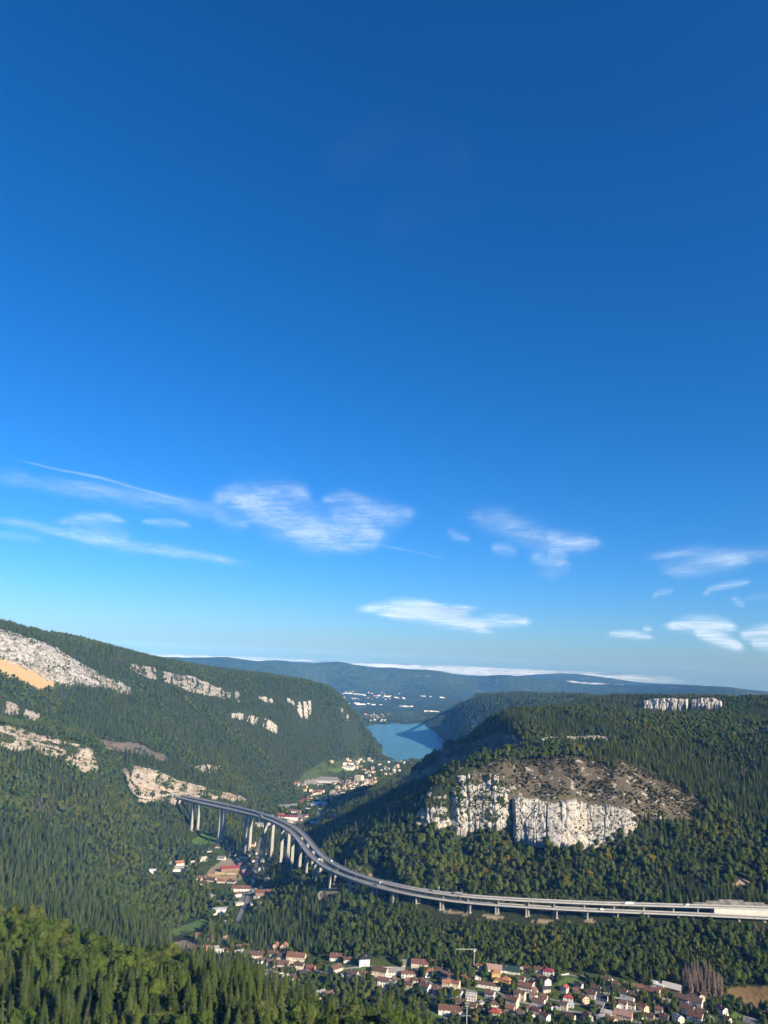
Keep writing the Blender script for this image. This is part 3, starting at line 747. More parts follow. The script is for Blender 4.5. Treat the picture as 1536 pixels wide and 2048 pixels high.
cliff('cliff', 'columned white cliff on the right skyline, right half', [(1382, 1400), (1400, 1396), (1425, 1395), (1444, 1403)], [(1382, 1413), (1400, 1411), (1425, 1408), (1444, 1409)], M_LIME, 130, 22, 8, 15, 0.8, 1.5, 32, [(1395, 1.5, 8), (1408, 1.5, 8), (1420, 1.5, 8), (1431, 1.5, 8)], 141, 0.015, front=70, d=(3130, 3165), jitter=1.2)
cliff('cliff', 'pale scar on the dark headland right of the lake', [(926, 1403), (935, 1398), (948, 1398)], [(926, 1409), (935, 1407), (948, 1402)], M_LIME, 40, 12, 5, 12, 1, 2, 2, (), 151, 0.02, ragged=4)
cliff('cliff', 'pale slab low on the headland right of the lake', [(942, 1441), (947, 1437), (951, 1437)], [(942, 1455), (947, 1453), (951, 1446)], M_BAND, 24, 14, 4, 12, 1, 2, 2, (), 153, 0.02)
cliff('cliff', 'low pale rocks at the right edge of the hill', [(1480, 1455), (1498, 1455), (1515, 1460), (1545, 1464)], [(1480, 1458), (1498, 1460), (1515, 1464), (1545, 1468)], M_LIME, 60, 10, 3, 10, 1, 2, 2, (), 157, 0.04, ragged=6)
cliff('cliff', 'faint rock line on the plateau behind the right hill', [(1090, 1403), (1125, 1401), (1155, 1396), (1185, 1398)], [(1090, 1405), (1125, 1405), (1155, 1401), (1185, 1402)], M_BROWN, 60, 10, 4, 14, 1, 2, 2, (), 161, 0.03, ragged=8)

# ------------------------------------------------------------------ trees
def foliage_material(name, c0, c1, c2, trans=0.25, c3=(0.115, 0.118, 0.040)):
    t = NT(name)
    rnd = t.n('ShaderNodeObjectInfo').outputs['Random']
    patch = t.noise(0.006, 4, 0.6)
    fine = t.noise(0.55, 3, 0.7)
    c = t.mix(rnd, c0, c1)
    r2 = t.math('FRACT', t.math('MULTIPLY', rnd, 17.3))
    c = t.mix(t.math('MULTIPLY', t.math('GREATER_THAN', r2, 0.76), 0.38), c, c3)
    c = t.mix(t.math('MULTIPLY', t.math('LESS_THAN', r2, 0.2), 0.5), c, tuple(k * 0.45 for k in c0))
    c = t.mix(t.math('MULTIPLY', t.ramp(patch, [(0.50, 0.0), (0.68, 1.0)]), t.math('POWER', rnd, 1.6)), c, c2)
    v = t.math('MULTIPLY_ADD', fine, 0.9, 0.55)
    hsv = t.n('ShaderNodeHueSaturation')
    t.l(c, hsv.inputs['Color']); t.l(v, hsv.inputs['Value'])
    d = t.n('ShaderNodeBsdfDiffuse'); t.l(hsv.outputs[0], d.inputs['Color'])
    if trans:
        tr = t.n('ShaderNodeBsdfTranslucent'); t.l(hsv.outputs[0], tr.inputs['Color'])
        mx = t.n('ShaderNodeMixShader'); mx.inputs[0].default_value = trans
        t.l(d.outputs[0], mx.inputs[1]); t.l(tr.outputs[0], mx.inputs[2])
        t.l(mx.outputs[0], t.out.inputs['Surface'])
    else:
        t.l(d.outputs[0], t.out.inputs['Surface'])
    return t.m
M_BROAD = foliage_material('broadleaf_foliage', (0.043, 0.072, 0.014), (0.088, 0.120, 0.024), (0.130, 0.128, 0.025))
M_CONIF = foliage_material('conifer_foliage', (0.039, 0.062, 0.017), (0.084, 0.108, 0.027), (0.105, 0.112, 0.030), 0.25, (0.085, 0.098, 0.050))
M_YELLOW = foliage_material('turning_foliage', (0.110, 0.105, 0.014), (0.175, 0.145, 0.022), (0.17, 0.11, 0.03), 0.25, (0.12, 0.08, 0.03))
M_BUSH = foliage_material('bush_foliage', (0.045, 0.055, 0.020), (0.095, 0.082, 0.040), (0.14, 0.108, 0.062), 0.1, (0.12, 0.10, 0.055))
M_DEAD = foliage_material('bare_branches', (0.13, 0.10, 0.075), (0.19, 0.145, 0.105), (0.22, 0.16, 0.11), 0.0, (0.15, 0.12, 0.09))
M_BARK = simple('bark', (0.13, 0.105, 0.08), 0.9, 0.4, 2.0)
M_PALEBARK = simple('pale_bark', (0.46, 0.41, 0.34), 0.9, 0.3, 2.0)

class Geo:
    def __init__(s): s.v = []; s.f = []; s.m = []
    def quad(s, a, b, c, d, m=0):
        n = len(s.v); s.v += [a, b, c, d]; s.f.append((n, n + 1, n + 2, n + 3)); s.m.append(m)
    def tri(s, a, b, c, m=0):
        n = len(s.v); s.v += [a, b, c]; s.f.append((n, n + 1, n + 2)); s.m.append(m)
    def add(s, V, F, m=0):
        n = len(s.v); s.v += [tuple(v) for v in V]; s.f += [tuple(i + n for i in f) for f in F]; s.m += [m] * len(F)
    def tube(s, pts, rads, k=6, m=0, cap=True):
        n0 = len(s.v)
        for i, (p, r) in enumerate(zip(pts, rads)):
            a = Vector(pts[min(i + 1, len(pts) - 1)]) - Vector(pts[max(i - 1, 0)])
            a.normalize(); u = a.orthogonal().normalized(); w = a.cross(u)
            for j in range(k):
                an = 2 * math.pi * j / k
                q = Vector(p) + (u * math.cos(an) + w * math.sin(an)) * r
                s.v.append(tuple(q))
        for i in range(len(pts) - 1):
            for j in range(k):
                a, b = n0 + i * k + j, n0 + i * k + (j + 1) % k
                s.f.append((a, b, b + k, a + k)); s.m.append(m)
        if cap:
            s.f.append(tuple(n0 + j for j in range(k))[::-1]); s.m.append(m)
            s.f.append(tuple(n0 + (len(pts) - 1) * k + j for j in range(k))); s.m.append(m)
    def box(s, x0, x1, y0, y1, z0, z1, m=0):
        V = [(x, y, z) for z in (z0, z1) for x, y in ((x0, y0), (x1, y0), (x1, y1), (x0, y1))]
        s.add(V, [(3, 2, 1, 0), (4, 5, 6, 7), (0, 1, 5, 4), (1, 2, 6, 5), (2, 3, 7, 6), (3, 0, 4, 7)], m)
    def mesh(s, name, mats, smooth=False):
        return mesh_from(name, s.v, s.f, mats, s.m, smooth)
_ico = {}
def ico(sub):
    if sub not in _ico:
        b = bmesh.new(); bmesh.ops.create_icosphere(b, subdivisions=sub, radius=1.0)
        _ico[sub] = ([tuple(v.co) for v in b.verts], [tuple(v.index for v in f.verts) for f in b.faces]); b.free()
    return _ico[sub]
def lump(g, c, r, sub, rs, amp=0.25, m=0):
    V, F = ico(sub)
    off = rs.uniform(0, 50)
    W = []
    for v in V:
        k = 1 + amp * mnoise.noise(Vector(v) * 2.2 + Vector((off, off, 0))) * 2
        W.append((c[0] + v[0] * r[0] * k, c[1] + v[1] * r[1] * k, c[2] + v[2] * r[2] * k))
    g.add(W, F, m)
def leaf_cards(g, c, r, n, size, rs, m=0):
    for _ in range(n):
        d = rs.normal(size=3); d /= np.linalg.norm(d)
        if d[2] < -0.5: d[2] *= -0.6
        k = rs.uniform(0.82, 1.18)
        p = np.array(c) + d * np.array(r) * k
        nn = d + rs.normal(size=3) * 0.55; nn /= np.linalg.norm(nn)
        u = np.cross(nn, rs.normal(size=3)); u /= np.linalg.norm(u) + 1e-9; w = np.cross(nn, u)
        s = size * rs.uniform(0.6, 1.3)
        g.quad(tuple(p - u * s), tuple(p - w * s * 0.55), tuple(p + u * s), tuple(p + w * s * 0.55), m)
def broad_crown(seed, h=14.0, w=9.5, lobes=9, cards=90, size=0.6, sub=2, tall=1.0):
    rs = np.random.RandomState(seed); g = Geo()
    base = h * 0.22
    for i in range(lobes):
        a = rs.uniform(0, 6.28); q = rs.uniform(0.15, 1) ** 0.7
        zz = base + (h - base) * (0.28 + 0.55 * rs.rand())
        rad = w * 0.5 * q * 0.62 * math.sqrt(max(0.08, 1 - ((zz - base) / (h - base) - 0.42) ** 2 * 1.9))
        r = w * rs.uniform(0.17, 0.27)
        c = (rad * math.cos(a), rad * math.sin(a), zz)
        rr = (r, r, r * rs.uniform(0.8, 1.05) * tall)
        lump(g, c, tuple(0.9 * k for k in rr), sub, rs, 0.3)
        leaf_cards(g, c, rr, cards, size, rs)
    lump(g, (0, 0, base + (h - base) * 0.5), (w * 0.30, w * 0.30, (h - base) * 0.42), sub, rs, 0.3)
    lump(g, (0, 0, h * 0.86), (w * 0.2, w * 0.2, h * 0.12), sub, rs, 0.3)
    leaf_cards(g, (0, 0, h * 0.86), (w * 0.22, w * 0.22, h * 0.13), cards, size, rs)
    return g
def conif_crown(seed, h=22.0, r=3.2, whorls=13, br=9, z0=0.12, sub=2, thin=1.0, core=True, power=0.85):
    rs = np.random.RandomState(seed); g = Geo()
    for k in range(whorls):
        t = (k + rs.uniform(-0.2, 0.2)) / whorls
        z = h * (z0 + (0.97 - z0) * t)
        R = r * (1 - t) ** power * rs.uniform(0.82, 1.15) + 0.18
        for b in range(br):
            a = 6.283 * (b + rs.uniform(-0.35, 0.35)) / br + k * 0.7
            L = R * rs.uniform(0.7, 1.15); ca_, sa = math.cos(a), math.sin(a)
            dr = L * rs.uniform(0.25, 0.55); wd = L * rs.uniform(0.22, 0.34) * thin
            tip = (ca_ * L, sa * L, z - dr); root = (0, 0, z + 0.25 * L)
            mx = L * 0.58
            m1 = (ca_ * mx - sa * wd, sa * mx + ca_ * wd, z - dr * 0.62); m2 = (ca_ * mx + sa * wd, sa * mx - ca_ * wd, z - dr * 0.62)
            mt = (ca_ * mx, sa * mx, z - dr * 0.30 + 0.1)
            g.tri(root, m1, mt); g.tri(root, mt, m2); g.tri(mt, m1, tip); g.tri(mt, tip, m2)
            if sub > 1:
                for q in (0.45, 0.78):
                    s = wd * 1.3 * (1.2 - q)
                    cx_, cy_ = ca_ * L * q, sa * L * q
                    zz = z - dr * q
                    g.tri((cx_, cy_, zz + 0.15), (cx_ - sa * s + ca_ * s * 0.5, cy_ + ca_ * s + sa * s * 0.5, zz - s * 0.5), (cx_ + ca_ * s * 0.9, cy_ + sa * s * 0.9, zz - 0.1))
                    g.tri((cx_, cy_, zz + 0.15), (cx_ + ca_ * s * 0.9, cy_ + sa * s * 0.9, zz - 0.1), (cx_ + sa * s + ca_ * s * 0.5, cy_ - ca_ * s + sa * s * 0.5, zz - s * 0.5))
    if core:
        n = 7
        V = [(0.52 * r * math.cos(6.283 * i / n), 0.52 * r * math.sin(6.283 * i / n), h * z0) for i in range(n)] + [(0, 0, h * 0.93)]
        g.add(V, [(i, (i + 1) % n, n) for i in range(n)])
    return g
def trunk_geo(h, r, seed, limbs=0):
    rs = np.random.RandomState(seed); g = Geo()
    pts = [(0, 0, -1.5), (0, 0, h * 0.3), (rs.uniform(-.15, .15), rs.uniform(-.15, .15), h * 0.65), (rs.uniform(-.2, .2), rs.uniform(-.2, .2), h)]
    g.tube(pts, [r * 1.15, r * 0.85, r * 0.5, r * 0.12], 7)
    for i in range(limbs):
        a = rs.uniform(0, 6.28); z = h * rs.uniform(0.3, 0.7); L = h * rs.uniform(0.15, 0.28)
        g.tube([(0, 0, z), (math.cos(a) * L * 0.5, math.sin(a) * L * 0.5, z + L * 0.45), (math.cos(a) * L, math.sin(a) * L, z + L)], [r * 0.4, r * 0.25, r * 0.08], 5)
    return g

PROTO = bpy.data.collections.new('tree_kinds')       # the kinds of tree the woods are grown from
KINDS = []
def proto(name, g, mats):
    o = bpy.data.objects.new('%02d_%s' % (len(KINDS), name), g.mesh(name, mats)); PROTO.objects.link(o); KINDS.append(name)
for s in range(3): proto('broadleaf_tree', broad_crown(100 + s, 14, 10, 8, 34, 0.62, 1), [M_BROAD])          # 0-2
for s in range(3): proto('conifer_tree', conif_crown(200 + s, 19, 3.9, 11, 8, 0.10, 1), [M_CONIF])           # 3-5
for s in range(2): proto('bush', broad_crown(300 + s, 6, 7, 5, 22, 0.6, 1), [M_BUSH])                         # 6-7
for s in range(3): proto('distant_broadleaf', broad_crown(400 + s, 14, 11, 4, 16, 0.9, 1), [M_BROAD])        # 8-10
for s in range(2): proto('distant_conifer', conif_crown(500 + s, 19, 4.2, 7, 6, 0.08, 1), [M_CONIF])         # 11-12
proto('dead_conifer', conif_crown(600, 20, 2.4, 12, 8, 0.12, 1, 0.35, False), [M_DEAD])                       # 13
for s in range(2): proto('turning_broadleaf', broad_crown(650 + s, 14, 10, 8, 34, 0.62, 1), [M_YELLOW])      # 14-15

# ------------------------------------------------------------------ motorway viaduct
def stained(name, lo, hi):
    t = NT(name)
    a = t.noise(0.25, 5, 0.65); b = t.noise(0.5, 4, 0.7, stretch=(1, 1, 0.08))
    c = t.mix(t.ramp(a, [(0.3, 0.0), (0.7, 1.0)]), lo, hi)
    c = t.mix(t.ramp(b, [(0.48, 0.0), (0.70, 0.6)]), c, tuple(k * 0.5 for k in lo))
    t.bsdf(c, 0.88, None, 0.15)
    return t.m
M_CONC = stained('concrete', (0.30, 0.29, 0.26), (0.40, 0.385, 0.35))
M_CONC2 = simple('pale_concrete', (0.42, 0.41, 0.38), 0.85, 0.12, 0.2)
M_OLDCONC = simple('weathered_concrete', (0.22, 0.205, 0.175), 0.9, 0.35, 0.12)
M_ASPH = simple('asphalt', (0.185, 0.185, 0.187), 0.9, 0.14, 0.12)
M_LANE = simple('lane_paint', (0.78, 0.78, 0.75), 0.7, 0.05, 1.0)
M_STEEL = simple('galvanised_steel', (0.50, 0.51, 0.52), 0.45, 0.08, 1.0, 0.5, 0.3)
M_GLASS = simple('dark_glass', (0.03, 0.04, 0.05), 0.15, 0.1, 1.0, 0.6)
def smooth_path(P, step=8.0, sm=9):
    P = np.array(P); s = np.append(0, np.cumsum(np.linalg.norm(np.diff(P[:, :2], axis=0), axis=1)))
    n = max(8, int(s[-1] / step)); u = np.linspace(0, s[-1], n)
    Q = np.stack([np.interp(u, s, P[:, i]) for i in range(3)], -1)
    k = np.hanning(sm * 2 + 3)[1:-1]; k /= k.sum()
    for _ in range(2):
        pad = [2 * Q[0] - Q[sm:0:-1], Q, 2 * Q[-1] - Q[-2:-sm - 2:-1]]
        E = np.concatenate(pad); Q = np.stack([np.convolve(E[:, i], k, 'valid') for i in range(3)], -1)
    return Q
NEAR_PX = [(347, 1592.5), (385, 1602), (437, 1613), (489, 1625), (528, 1635), (554, 1645), (580, 1660), (597, 1677), (609, 1695), (625, 1716), (646, 1734), (669, 1746), (703, 1758), (742, 1770), (794, 1783), (846, 1793), (898, 1801), (960, 1807), (1024, 1811), (1148, 1819), (1273, 1824), (1397, 1829), (1521, 1835), (1640, 1841)]
FAR_PX = [(352, 1588), (390, 1596), (440, 1606), (493, 1618), (532, 1629), (567, 1642), (593, 1656), (612, 1673), (625, 1690), (640, 1709), (660, 1725), (687, 1740), (718, 1752), (756, 1763), (795, 1772), (847, 1782), (899, 1789.5), (960, 1795), (1024, 1799), (1148, 1805), (1273, 1809), (1397, 1812.5), (1521, 1816), (1640, 1821)]
def deck_z(px, far):
    return np.interp(px, [347, 530, 620, 760, 900, 1640], [166, 164, 162 + (2 if far else 0), 157 + (5 if far else 0), 153 + (8 if far else 0), 152 + (9 if far else 0)])
def deck_path(pxs, far):
    a = np.array(pxs, float)
    return smooth_path(at_z(a[:, 0], a[:, 1], deck_z(a[:, 0], far)))
PN, PF = deck_path(NEAR_PX, False), deck_path(FAR_PX, True)
def frame(P):
    T = np.gradient(P, axis=0); T[:, 2] = 0; T /= np.linalg.norm(T, axis=1)[:, None]
    N = np.stack([T[:, 1], -T[:, 0], 0 * T[:, 0]], -1)      # to the right of travel
    return T, N
def strip(P, prof, mats, fm=None, closed=True):
    """sweep a cross-section (offset, height) along a path"""
    T, N = frame(P); k = len(prof); n = len(P)
    V = np.concatenate([[P[i] + N[i] * a + np.array((0, 0, b)) for a, b in prof] for i in range(n)])
    F = []; M = []
    for i in range(n - 1):
        for j in range(k if closed else k - 1):
            a, b = i * k + j, i * k + (j + 1) % k
            F.append((a, b, b + k, a + k)); M.append(fm[j] if fm else 0)
    if closed:
        F.append(tuple(range(k))[::-1]); M.append(0); F.append(tuple((n - 1) * k + j for j in range(k))); M.append(0)
    return V, F, M
def make_viaduct(name, label, P, dep, piers, half=5.6):
    root = link(bpy.data.objects.new(name, None)); root.location = tuple(P[len(P) // 2])
    off = np.array(root.location)
    Q = P - off
    tag(root, label, 'viaduct', 'motorway viaducts')
    T, N = frame(P)
    nP = len(P)
    # box girder, deeper over the long spans of the left half
    V, F, M = [], [], []
    k = 8; 
    for i in range(nP):
        d = np.interp(i / nP, [0, 0.45, 0.6, 1], [dep[0], dep[0], dep[1], dep[1]])
        for a, b in ((-half, 0), (half, 0), (half, -0.45), (half * 0.55, -0.9), (half * 0.48, -d), (-half * 0.48, -d), (-half * 0.55, -0.9), (-half, -0.45)):
            V.append(Q[i] + N[i] * a + np.array((0, 0, b)))
    for i in range(nP - 1):
        for j in range(k):
            a, b = i * k + j, i * k + (j + 1) % k
            F.append((a, b, b + k, a + k)); M.append(0)
    F.append(tuple(range(k))[::-1]); M.append(0); F.append(tuple((nP - 1) * k + j for j in range(k))); M.append(0)
    obj('box_girder', mesh_from('box_girder', V, F, [M_CONC], M), root)
    V, F, M = strip(Q, [(-half + 0.5, 0.02), (-half + 0.5, 0.12), (half - 0.5, 0.12), (half - 0.5, 0.02)], None)
    obj('carriageway', mesh_from('carriageway', V, F, [M_ASPH]), root)
    for s in (-1, 1):
        V, F, M = strip(Q, [(s * half - 0.22, 0.0), (s * half - 0.14, 1.15), (s * half + 0.20, 1.15), (s * half + 0.25, -0.8), (s * half - 0.02, -0.8)], None)
        obj('parapet', mesh_from('parapet', V, F, [M_CONC2]), root)
        V, F, M = strip(Q, [(s * (half - 1.1) - 0.12, 0.15), (s * (half - 1.1) + 0.12, 0.15)], None, closed=False)
        obj('edge_line', mesh_from('edge_line', V, F, [M_LANE]), root)
        V, F, M = strip(Q, [(s * half - 0.05, 1.65), (s * half - 0.05, 1.80), (s * half + 0.07, 1.80), (s * half + 0.07, 1.65)], None)
        obj('handrail', mesh_from('handrail', V, F, [M_STEEL]), root)
    g = Geo()
    for i in range(0, nP - 1, 2):
        a, b = Q[i], Q[i] + (Q[i + 1] - Q[i]) * 0.5
        w = N[i] * 0.09; u = np.array((0, 0, 0.16))
        g.quad(tuple(a - w + u), tuple(a + w + u), tuple(b + w + u), tuple(b - w + u))
    o = obj('lane_dash', g.mesh('lane_dash', [M_LANE]), root); o['kind'] = 'stuff'
    pxs, _ = project(P)
    for j, (ppx, sx, sy) in enumerate(piers):
        i = int(np.argmin(np.abs(pxs - ppx)))
        p = P[i]; gz = float(height(p[0], p[1])) - 3
        top = np.interp(i / nP, [0, 0.45, 0.6, 1], [dep[0], dep[0], dep[1], dep[1]])
        z1 = p[2] - top; H = z1 - gz
        if H < 2: continue
        an = math.atan2(T[i][1], T[i][0])
        g = Geo()
        # shaft with rounded corners, flaring at the head
        lev = [(0, 1.12), (0.10, 1.0), (0.80, 0.96), (0.93, 1.04), (1.0, 1.22)]
        ring = [(-1, -0.7), (-0.8, -1), (0.8, -1), (1, -0.7), (1, 0.7), (0.8, 1), (-0.8, 1), (-1, 0.7)]
        for q, s in lev:
            fl = 1.0 if q < 0.9 else (1.15 if q < 0.99 else 1.35)
            for a, b in ring: g.v.append((a * sx * s * 0.9, b * sy * s * fl * 0.88, H * q))
        m = len(ring)
        for a in range(len(lev) - 1):
            for b in range(m):
                c0, c1 = a * m + b, a * m + (b + 1) % m
                g.f.append((c0, c1, c1 + m, c0 + m)); g.m.append(0)
        g.f.append(tuple((len(lev) - 1) * m + b for b in range(m))); g.m.append(0)
        g.box(-sx * 1.5, sx * 1.5, -sy * 1.4, sy * 1.4, -2, 3.6)
        o = obj('pier', g.mesh('pier', [M_CONC]), root)
        o.location = (p[0] - off[0], p[1] - off[1], gz - off[2]); o.rotation_euler = (0, 0, an)
    return root, P
lp = [(387, 2.6, 4.2), (442, 2.9, 4.6), (492, 2.7, 4.4), (534, 2.6, 4.2), (567, 2.3, 3.8), (588, 2.2, 3.6), (602, 2.1, 3.4), (614, 2.0, 3.2), (631, 1.8, 3.0), (660, 1.6, 2.8), (703, 1.5, 2.6), (742, 1.5, 2.6), (786, 1.5, 2.6), (834, 1.4, 2.6), (883, 1.4, 2.6), (938, 1.4, 2.6), (995, 1.4, 2.6), (1053, 1.4, 2.6), (1113, 1.4, 2.6), (1173, 1.4, 2.6), (1233, 1.4, 2.6), (1293, 1.4, 2.6), (1352, 1.4, 2.6), (1412, 1.4, 2.6), (1472, 1.4, 2.6), (1531, 1.4, 2.6)]
fp = [(398, 2.6, 4.2), (449, 2.9, 4.6), (503, 2.7, 4.4), (546, 2.6, 4.2), (579, 2.3, 3.8), (603, 2.2, 3.6), (615, 2.1, 3.4), (627, 2.0, 3.2), (643, 1.8, 3.0), (673, 1.6, 2.8), (715, 1.5, 2.6), (755, 1.5, 2.6), (795, 1.5, 2.6), (840, 1.4, 2.6), (886, 1.4, 2.6), (940, 1.4, 2.6), (996, 1.4, 2.6), (1054, 1.4, 2.6), (1112, 1.4, 2.6), (1170, 1.4, 2.6), (1229, 1.4, 2.6), (1288, 1.4, 2.6), (1347, 1.4, 2.6), (1396, 1.4, 2.6)]
V_NEAR, PN = make_viaduct('motorway_viaduct', 'near concrete viaduct deck on slender piers curving across the valley', PN, (4.8, 2.8), lp)
V_FAR, PF = make_viaduct('motorway_viaduct', 'upper far viaduct deck running parallel behind the near one', PF, (4.8, 2.8), fp)
for PP, w in ((PN, 13), (PF, 11)):
    for p in PP[::1]:
        hgt_ = p[2] - float(height(p[0], p[1]))
        if hgt_ < 34: CLEAR.append((p[0], p[1], w))
# open ground just below the deck on the right, where the piers show
for p in PN[int(len(PN) * 0.62):]:
    CLEAR.append((p[0] - 4, p[1] - 20, 15)); CLEAR.append((p[0], p[1] + 14, 12))

# tunnel mouths at the left end
for P, lab in ((PN, 'near tunnel mouth in the cliff at the left end of the viaduct'), (PF, 'far tunnel mouth in the cliff at the left end of the viaduct')):
    root = link(bpy.data.objects.new('tunnel_portal', None)); tag(root, lab, 'tunnel portal', 'tunnel mouths')
    T, N = frame(P[:6]); root.location = tuple(P[0] + np.array((0, 0, 0.1)))
    root.rotation_euler = (0, 0, math.atan2(T[0][1], T[0][0]))
    g = Geo(); n = 12
    for x in (-14.0, 2.5):
        for r_ in (5.3, 6.6):
            for i in range(n + 1):
                a = math.pi * i / n
                g.v.append((x + (2.0 if r_ > 6 else 0) * 0, r_ * math.cos(a), max(0.0, r_ * math.sin(a) * 1.15)))
    m = n + 1
    for i in range(n):
        g.f += [(0 * m + i, 0 * m + i + 1, 2 * m + i + 1, 2 * m + i), (m + i + 1, m + i, 3 * m + i, 3 * m + i + 1), (2 * m + i, 2 * m + i + 1, 3 * m + i + 1, 3 * m + i), (m + i, m + i + 1, i + 1, i)]; g.m += [0] * 4
    obj('lining', g.mesh('lining', [M_CONC2]), root)
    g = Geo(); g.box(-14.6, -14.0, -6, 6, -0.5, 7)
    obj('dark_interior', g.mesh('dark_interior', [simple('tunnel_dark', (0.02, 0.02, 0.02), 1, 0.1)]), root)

# retaining walls and slope at the right end of the viaduct
def wall_line(name, label, pts, h, thick, mat, cat='retaining wall', pz=None):
    P = raycast([p[0] for p in pts], [p[1] for p in pts]) if pz is None else at_z([p[0] for p in pts], [p[1] for p in pts], pz)
    V, F, M = strip(P, [(-thick / 2, -5), (-thick / 2, h), (thick / 2, h), (thick / 2, -5)], None)
    c = P.mean(0)
    o = obj(name, mesh_from(name, V - c, F, [mat])); o.location = tuple(c)
    return tag(o, label, cat)
M_WHITEWALL = simple('white_render', (0.55, 0.53, 0.49), 0.9, 0.08, 0.2)
PFR = PF[int(len(PF) * 0.88):] 
_T, _N = frame(PF)
i0 = int(np.argmin(np.abs(project(PF)[0] - 1425)))
W = PF[i0:] + _N[i0:] * 7.0
W[:, 2] -= 9.5
V, F, M = strip(W, [(-0.5, -2), (-0.5, 8.6), (0.5, 8.6), (0.5, -2)], None)
c0 = W.mean(0); o = obj('retaining_wall', mesh_from('retaining_wall', V - c0, F, [M_WHITEWALL])); o.location = tuple(c0)
tag(o, 'long white retaining wall between the two motorway decks at the right', 'retaining wall')
V, F, M = strip(PF[i0:] + _N[i0:] * 1.0 - np.array((0, 0, 1.6)), [(-9, -9), (-6.5, 0), (5.4, 0), (5.4, -9)], None)
c0 = W.mean(0); o = obj('motorway_embankment', mesh_from('motorway_embankment', V - c0, F, [M_CONC])); o.location = tuple(c0); tag(o, kind='structure')
for k, (off_, hh, dz) in enumerate(((-14, 1.6, -1.0), (-19, 1.6, 0.6), (-24, 1.4, 2.0))):
    W = PF[i0 - 3 + 3 * k:len(PF) - 6 - 4 * k] + _N[i0 - 3 + 3 * k:len(PF) - 6 - 4 * k] * off_
    W[:, 2] += dz
    V, F, M = strip(W, [(-3.2, hh * 1.25), (-3.2, -9), (0.5, -9), (0.5, hh * 0.9)], None)
    c0 = W.mean(0); o = obj('concrete_terrace', mesh_from('concrete_terrace', V - c0, F, [M_OLDCONC])); o.location = tuple(c0)
    tag(o, ('lowest grey concrete terrace above the motorway at the right', 'middle grey concrete terrace above the motorway at the right', 'top grey concrete terrace above the motorway at the right')[k], 'terrace', 'concrete terraces over the motorway')
    for p in W: CLEAR.append((p[0], p[1], 9))

# overhead sign gantries and masts on the decks
def gantry(P, px, label, sign=True):
    i = int(np.argmin(np.abs(project(P)[0] - px))); T, N = frame(P)
    root = link(bpy.data.objects.new('sign_gantry', None)); root.location = tuple(P[i] + np.array((0, 0, 0.12))); root.rotation_euler = (0, 0, math.atan2(T[i][1], T[i][0]))
    tag(root, label, 'sign gantry', 'gantries over the motorway')
    for s in (-1, 1):
        g = Geo(); g.box(-0.22, 0.22, s * 5.0 - 0.22, s * 5.0 + 0.22, 0, 7.2); obj('post', g.mesh('post', [M_STEEL]), root)
    g = Geo(); g.box(-0.3, 0.3, -5.4, 5.4, 7.2, 7.9); obj('beam', g.mesh('beam', [M_STEEL]), root)
    if sign:
        g = Geo(); g.box(-0.52, -0.32, -4.2, -0.4, 5.7, 8.9); obj('sign_panel', g.mesh('sign_panel', [M_STEEL]), root)
gantry(PN, 640, 'white sign gantry over the near deck in the tight bend')
gantry(PN, 765, 'sign gantry over the near deck just right of the bend')
gantry(PN, 922, 'sign gantry over the near deck above the first right-hand piers')
gantry(PF, 877, 'sign gantry over the upper far deck')
def mast(P, px, h, label, side=-1):
    i = int(np.argmin(np.abs(project(P)[0] - px))); T, N = frame(P); p = P[i] + N[i] * side * 5.2
    root = link(bpy.data.objects.new('lamp_mast', None)); root.location = (p[0], p[1], p[2] + 0.1); root.rotation_euler = (0, 0, math.atan2(T[i][1], T[i][0]))
    tag(root, label, 'mast', 'thin masts along the motorway')
    g = Geo(); g.tube([(0, 0, 0), (0, 0, h)], [0.22, 0.1], 6); obj('pole', g.mesh('pole', [M_STEEL]), root)
    g = Geo(); g.box(-0.15, 0.15, -0.1, 1.6 * -side, h - 0.2, h); obj('arm', g.mesh('arm', [M_STEEL]), root)
for P, px, h, lab in ((PF, 686, 14, 'thin grey mast on the far deck beyond the bend'), (PN, 670, 14, 'thin grey mast on the near deck just past the bend'), (PN, 707, 14, 'second thin mast on the near deck past the bend'), (PF, 520, 10, 'thin mast on the far deck over the tall piers'), (PF, 1152, 9, 'thin mast on the upper deck near the middle of the straight'), (PN, 450, 9, 'thin mast on the near deck by the second tall pier')):
    mast(P, px, h, lab)

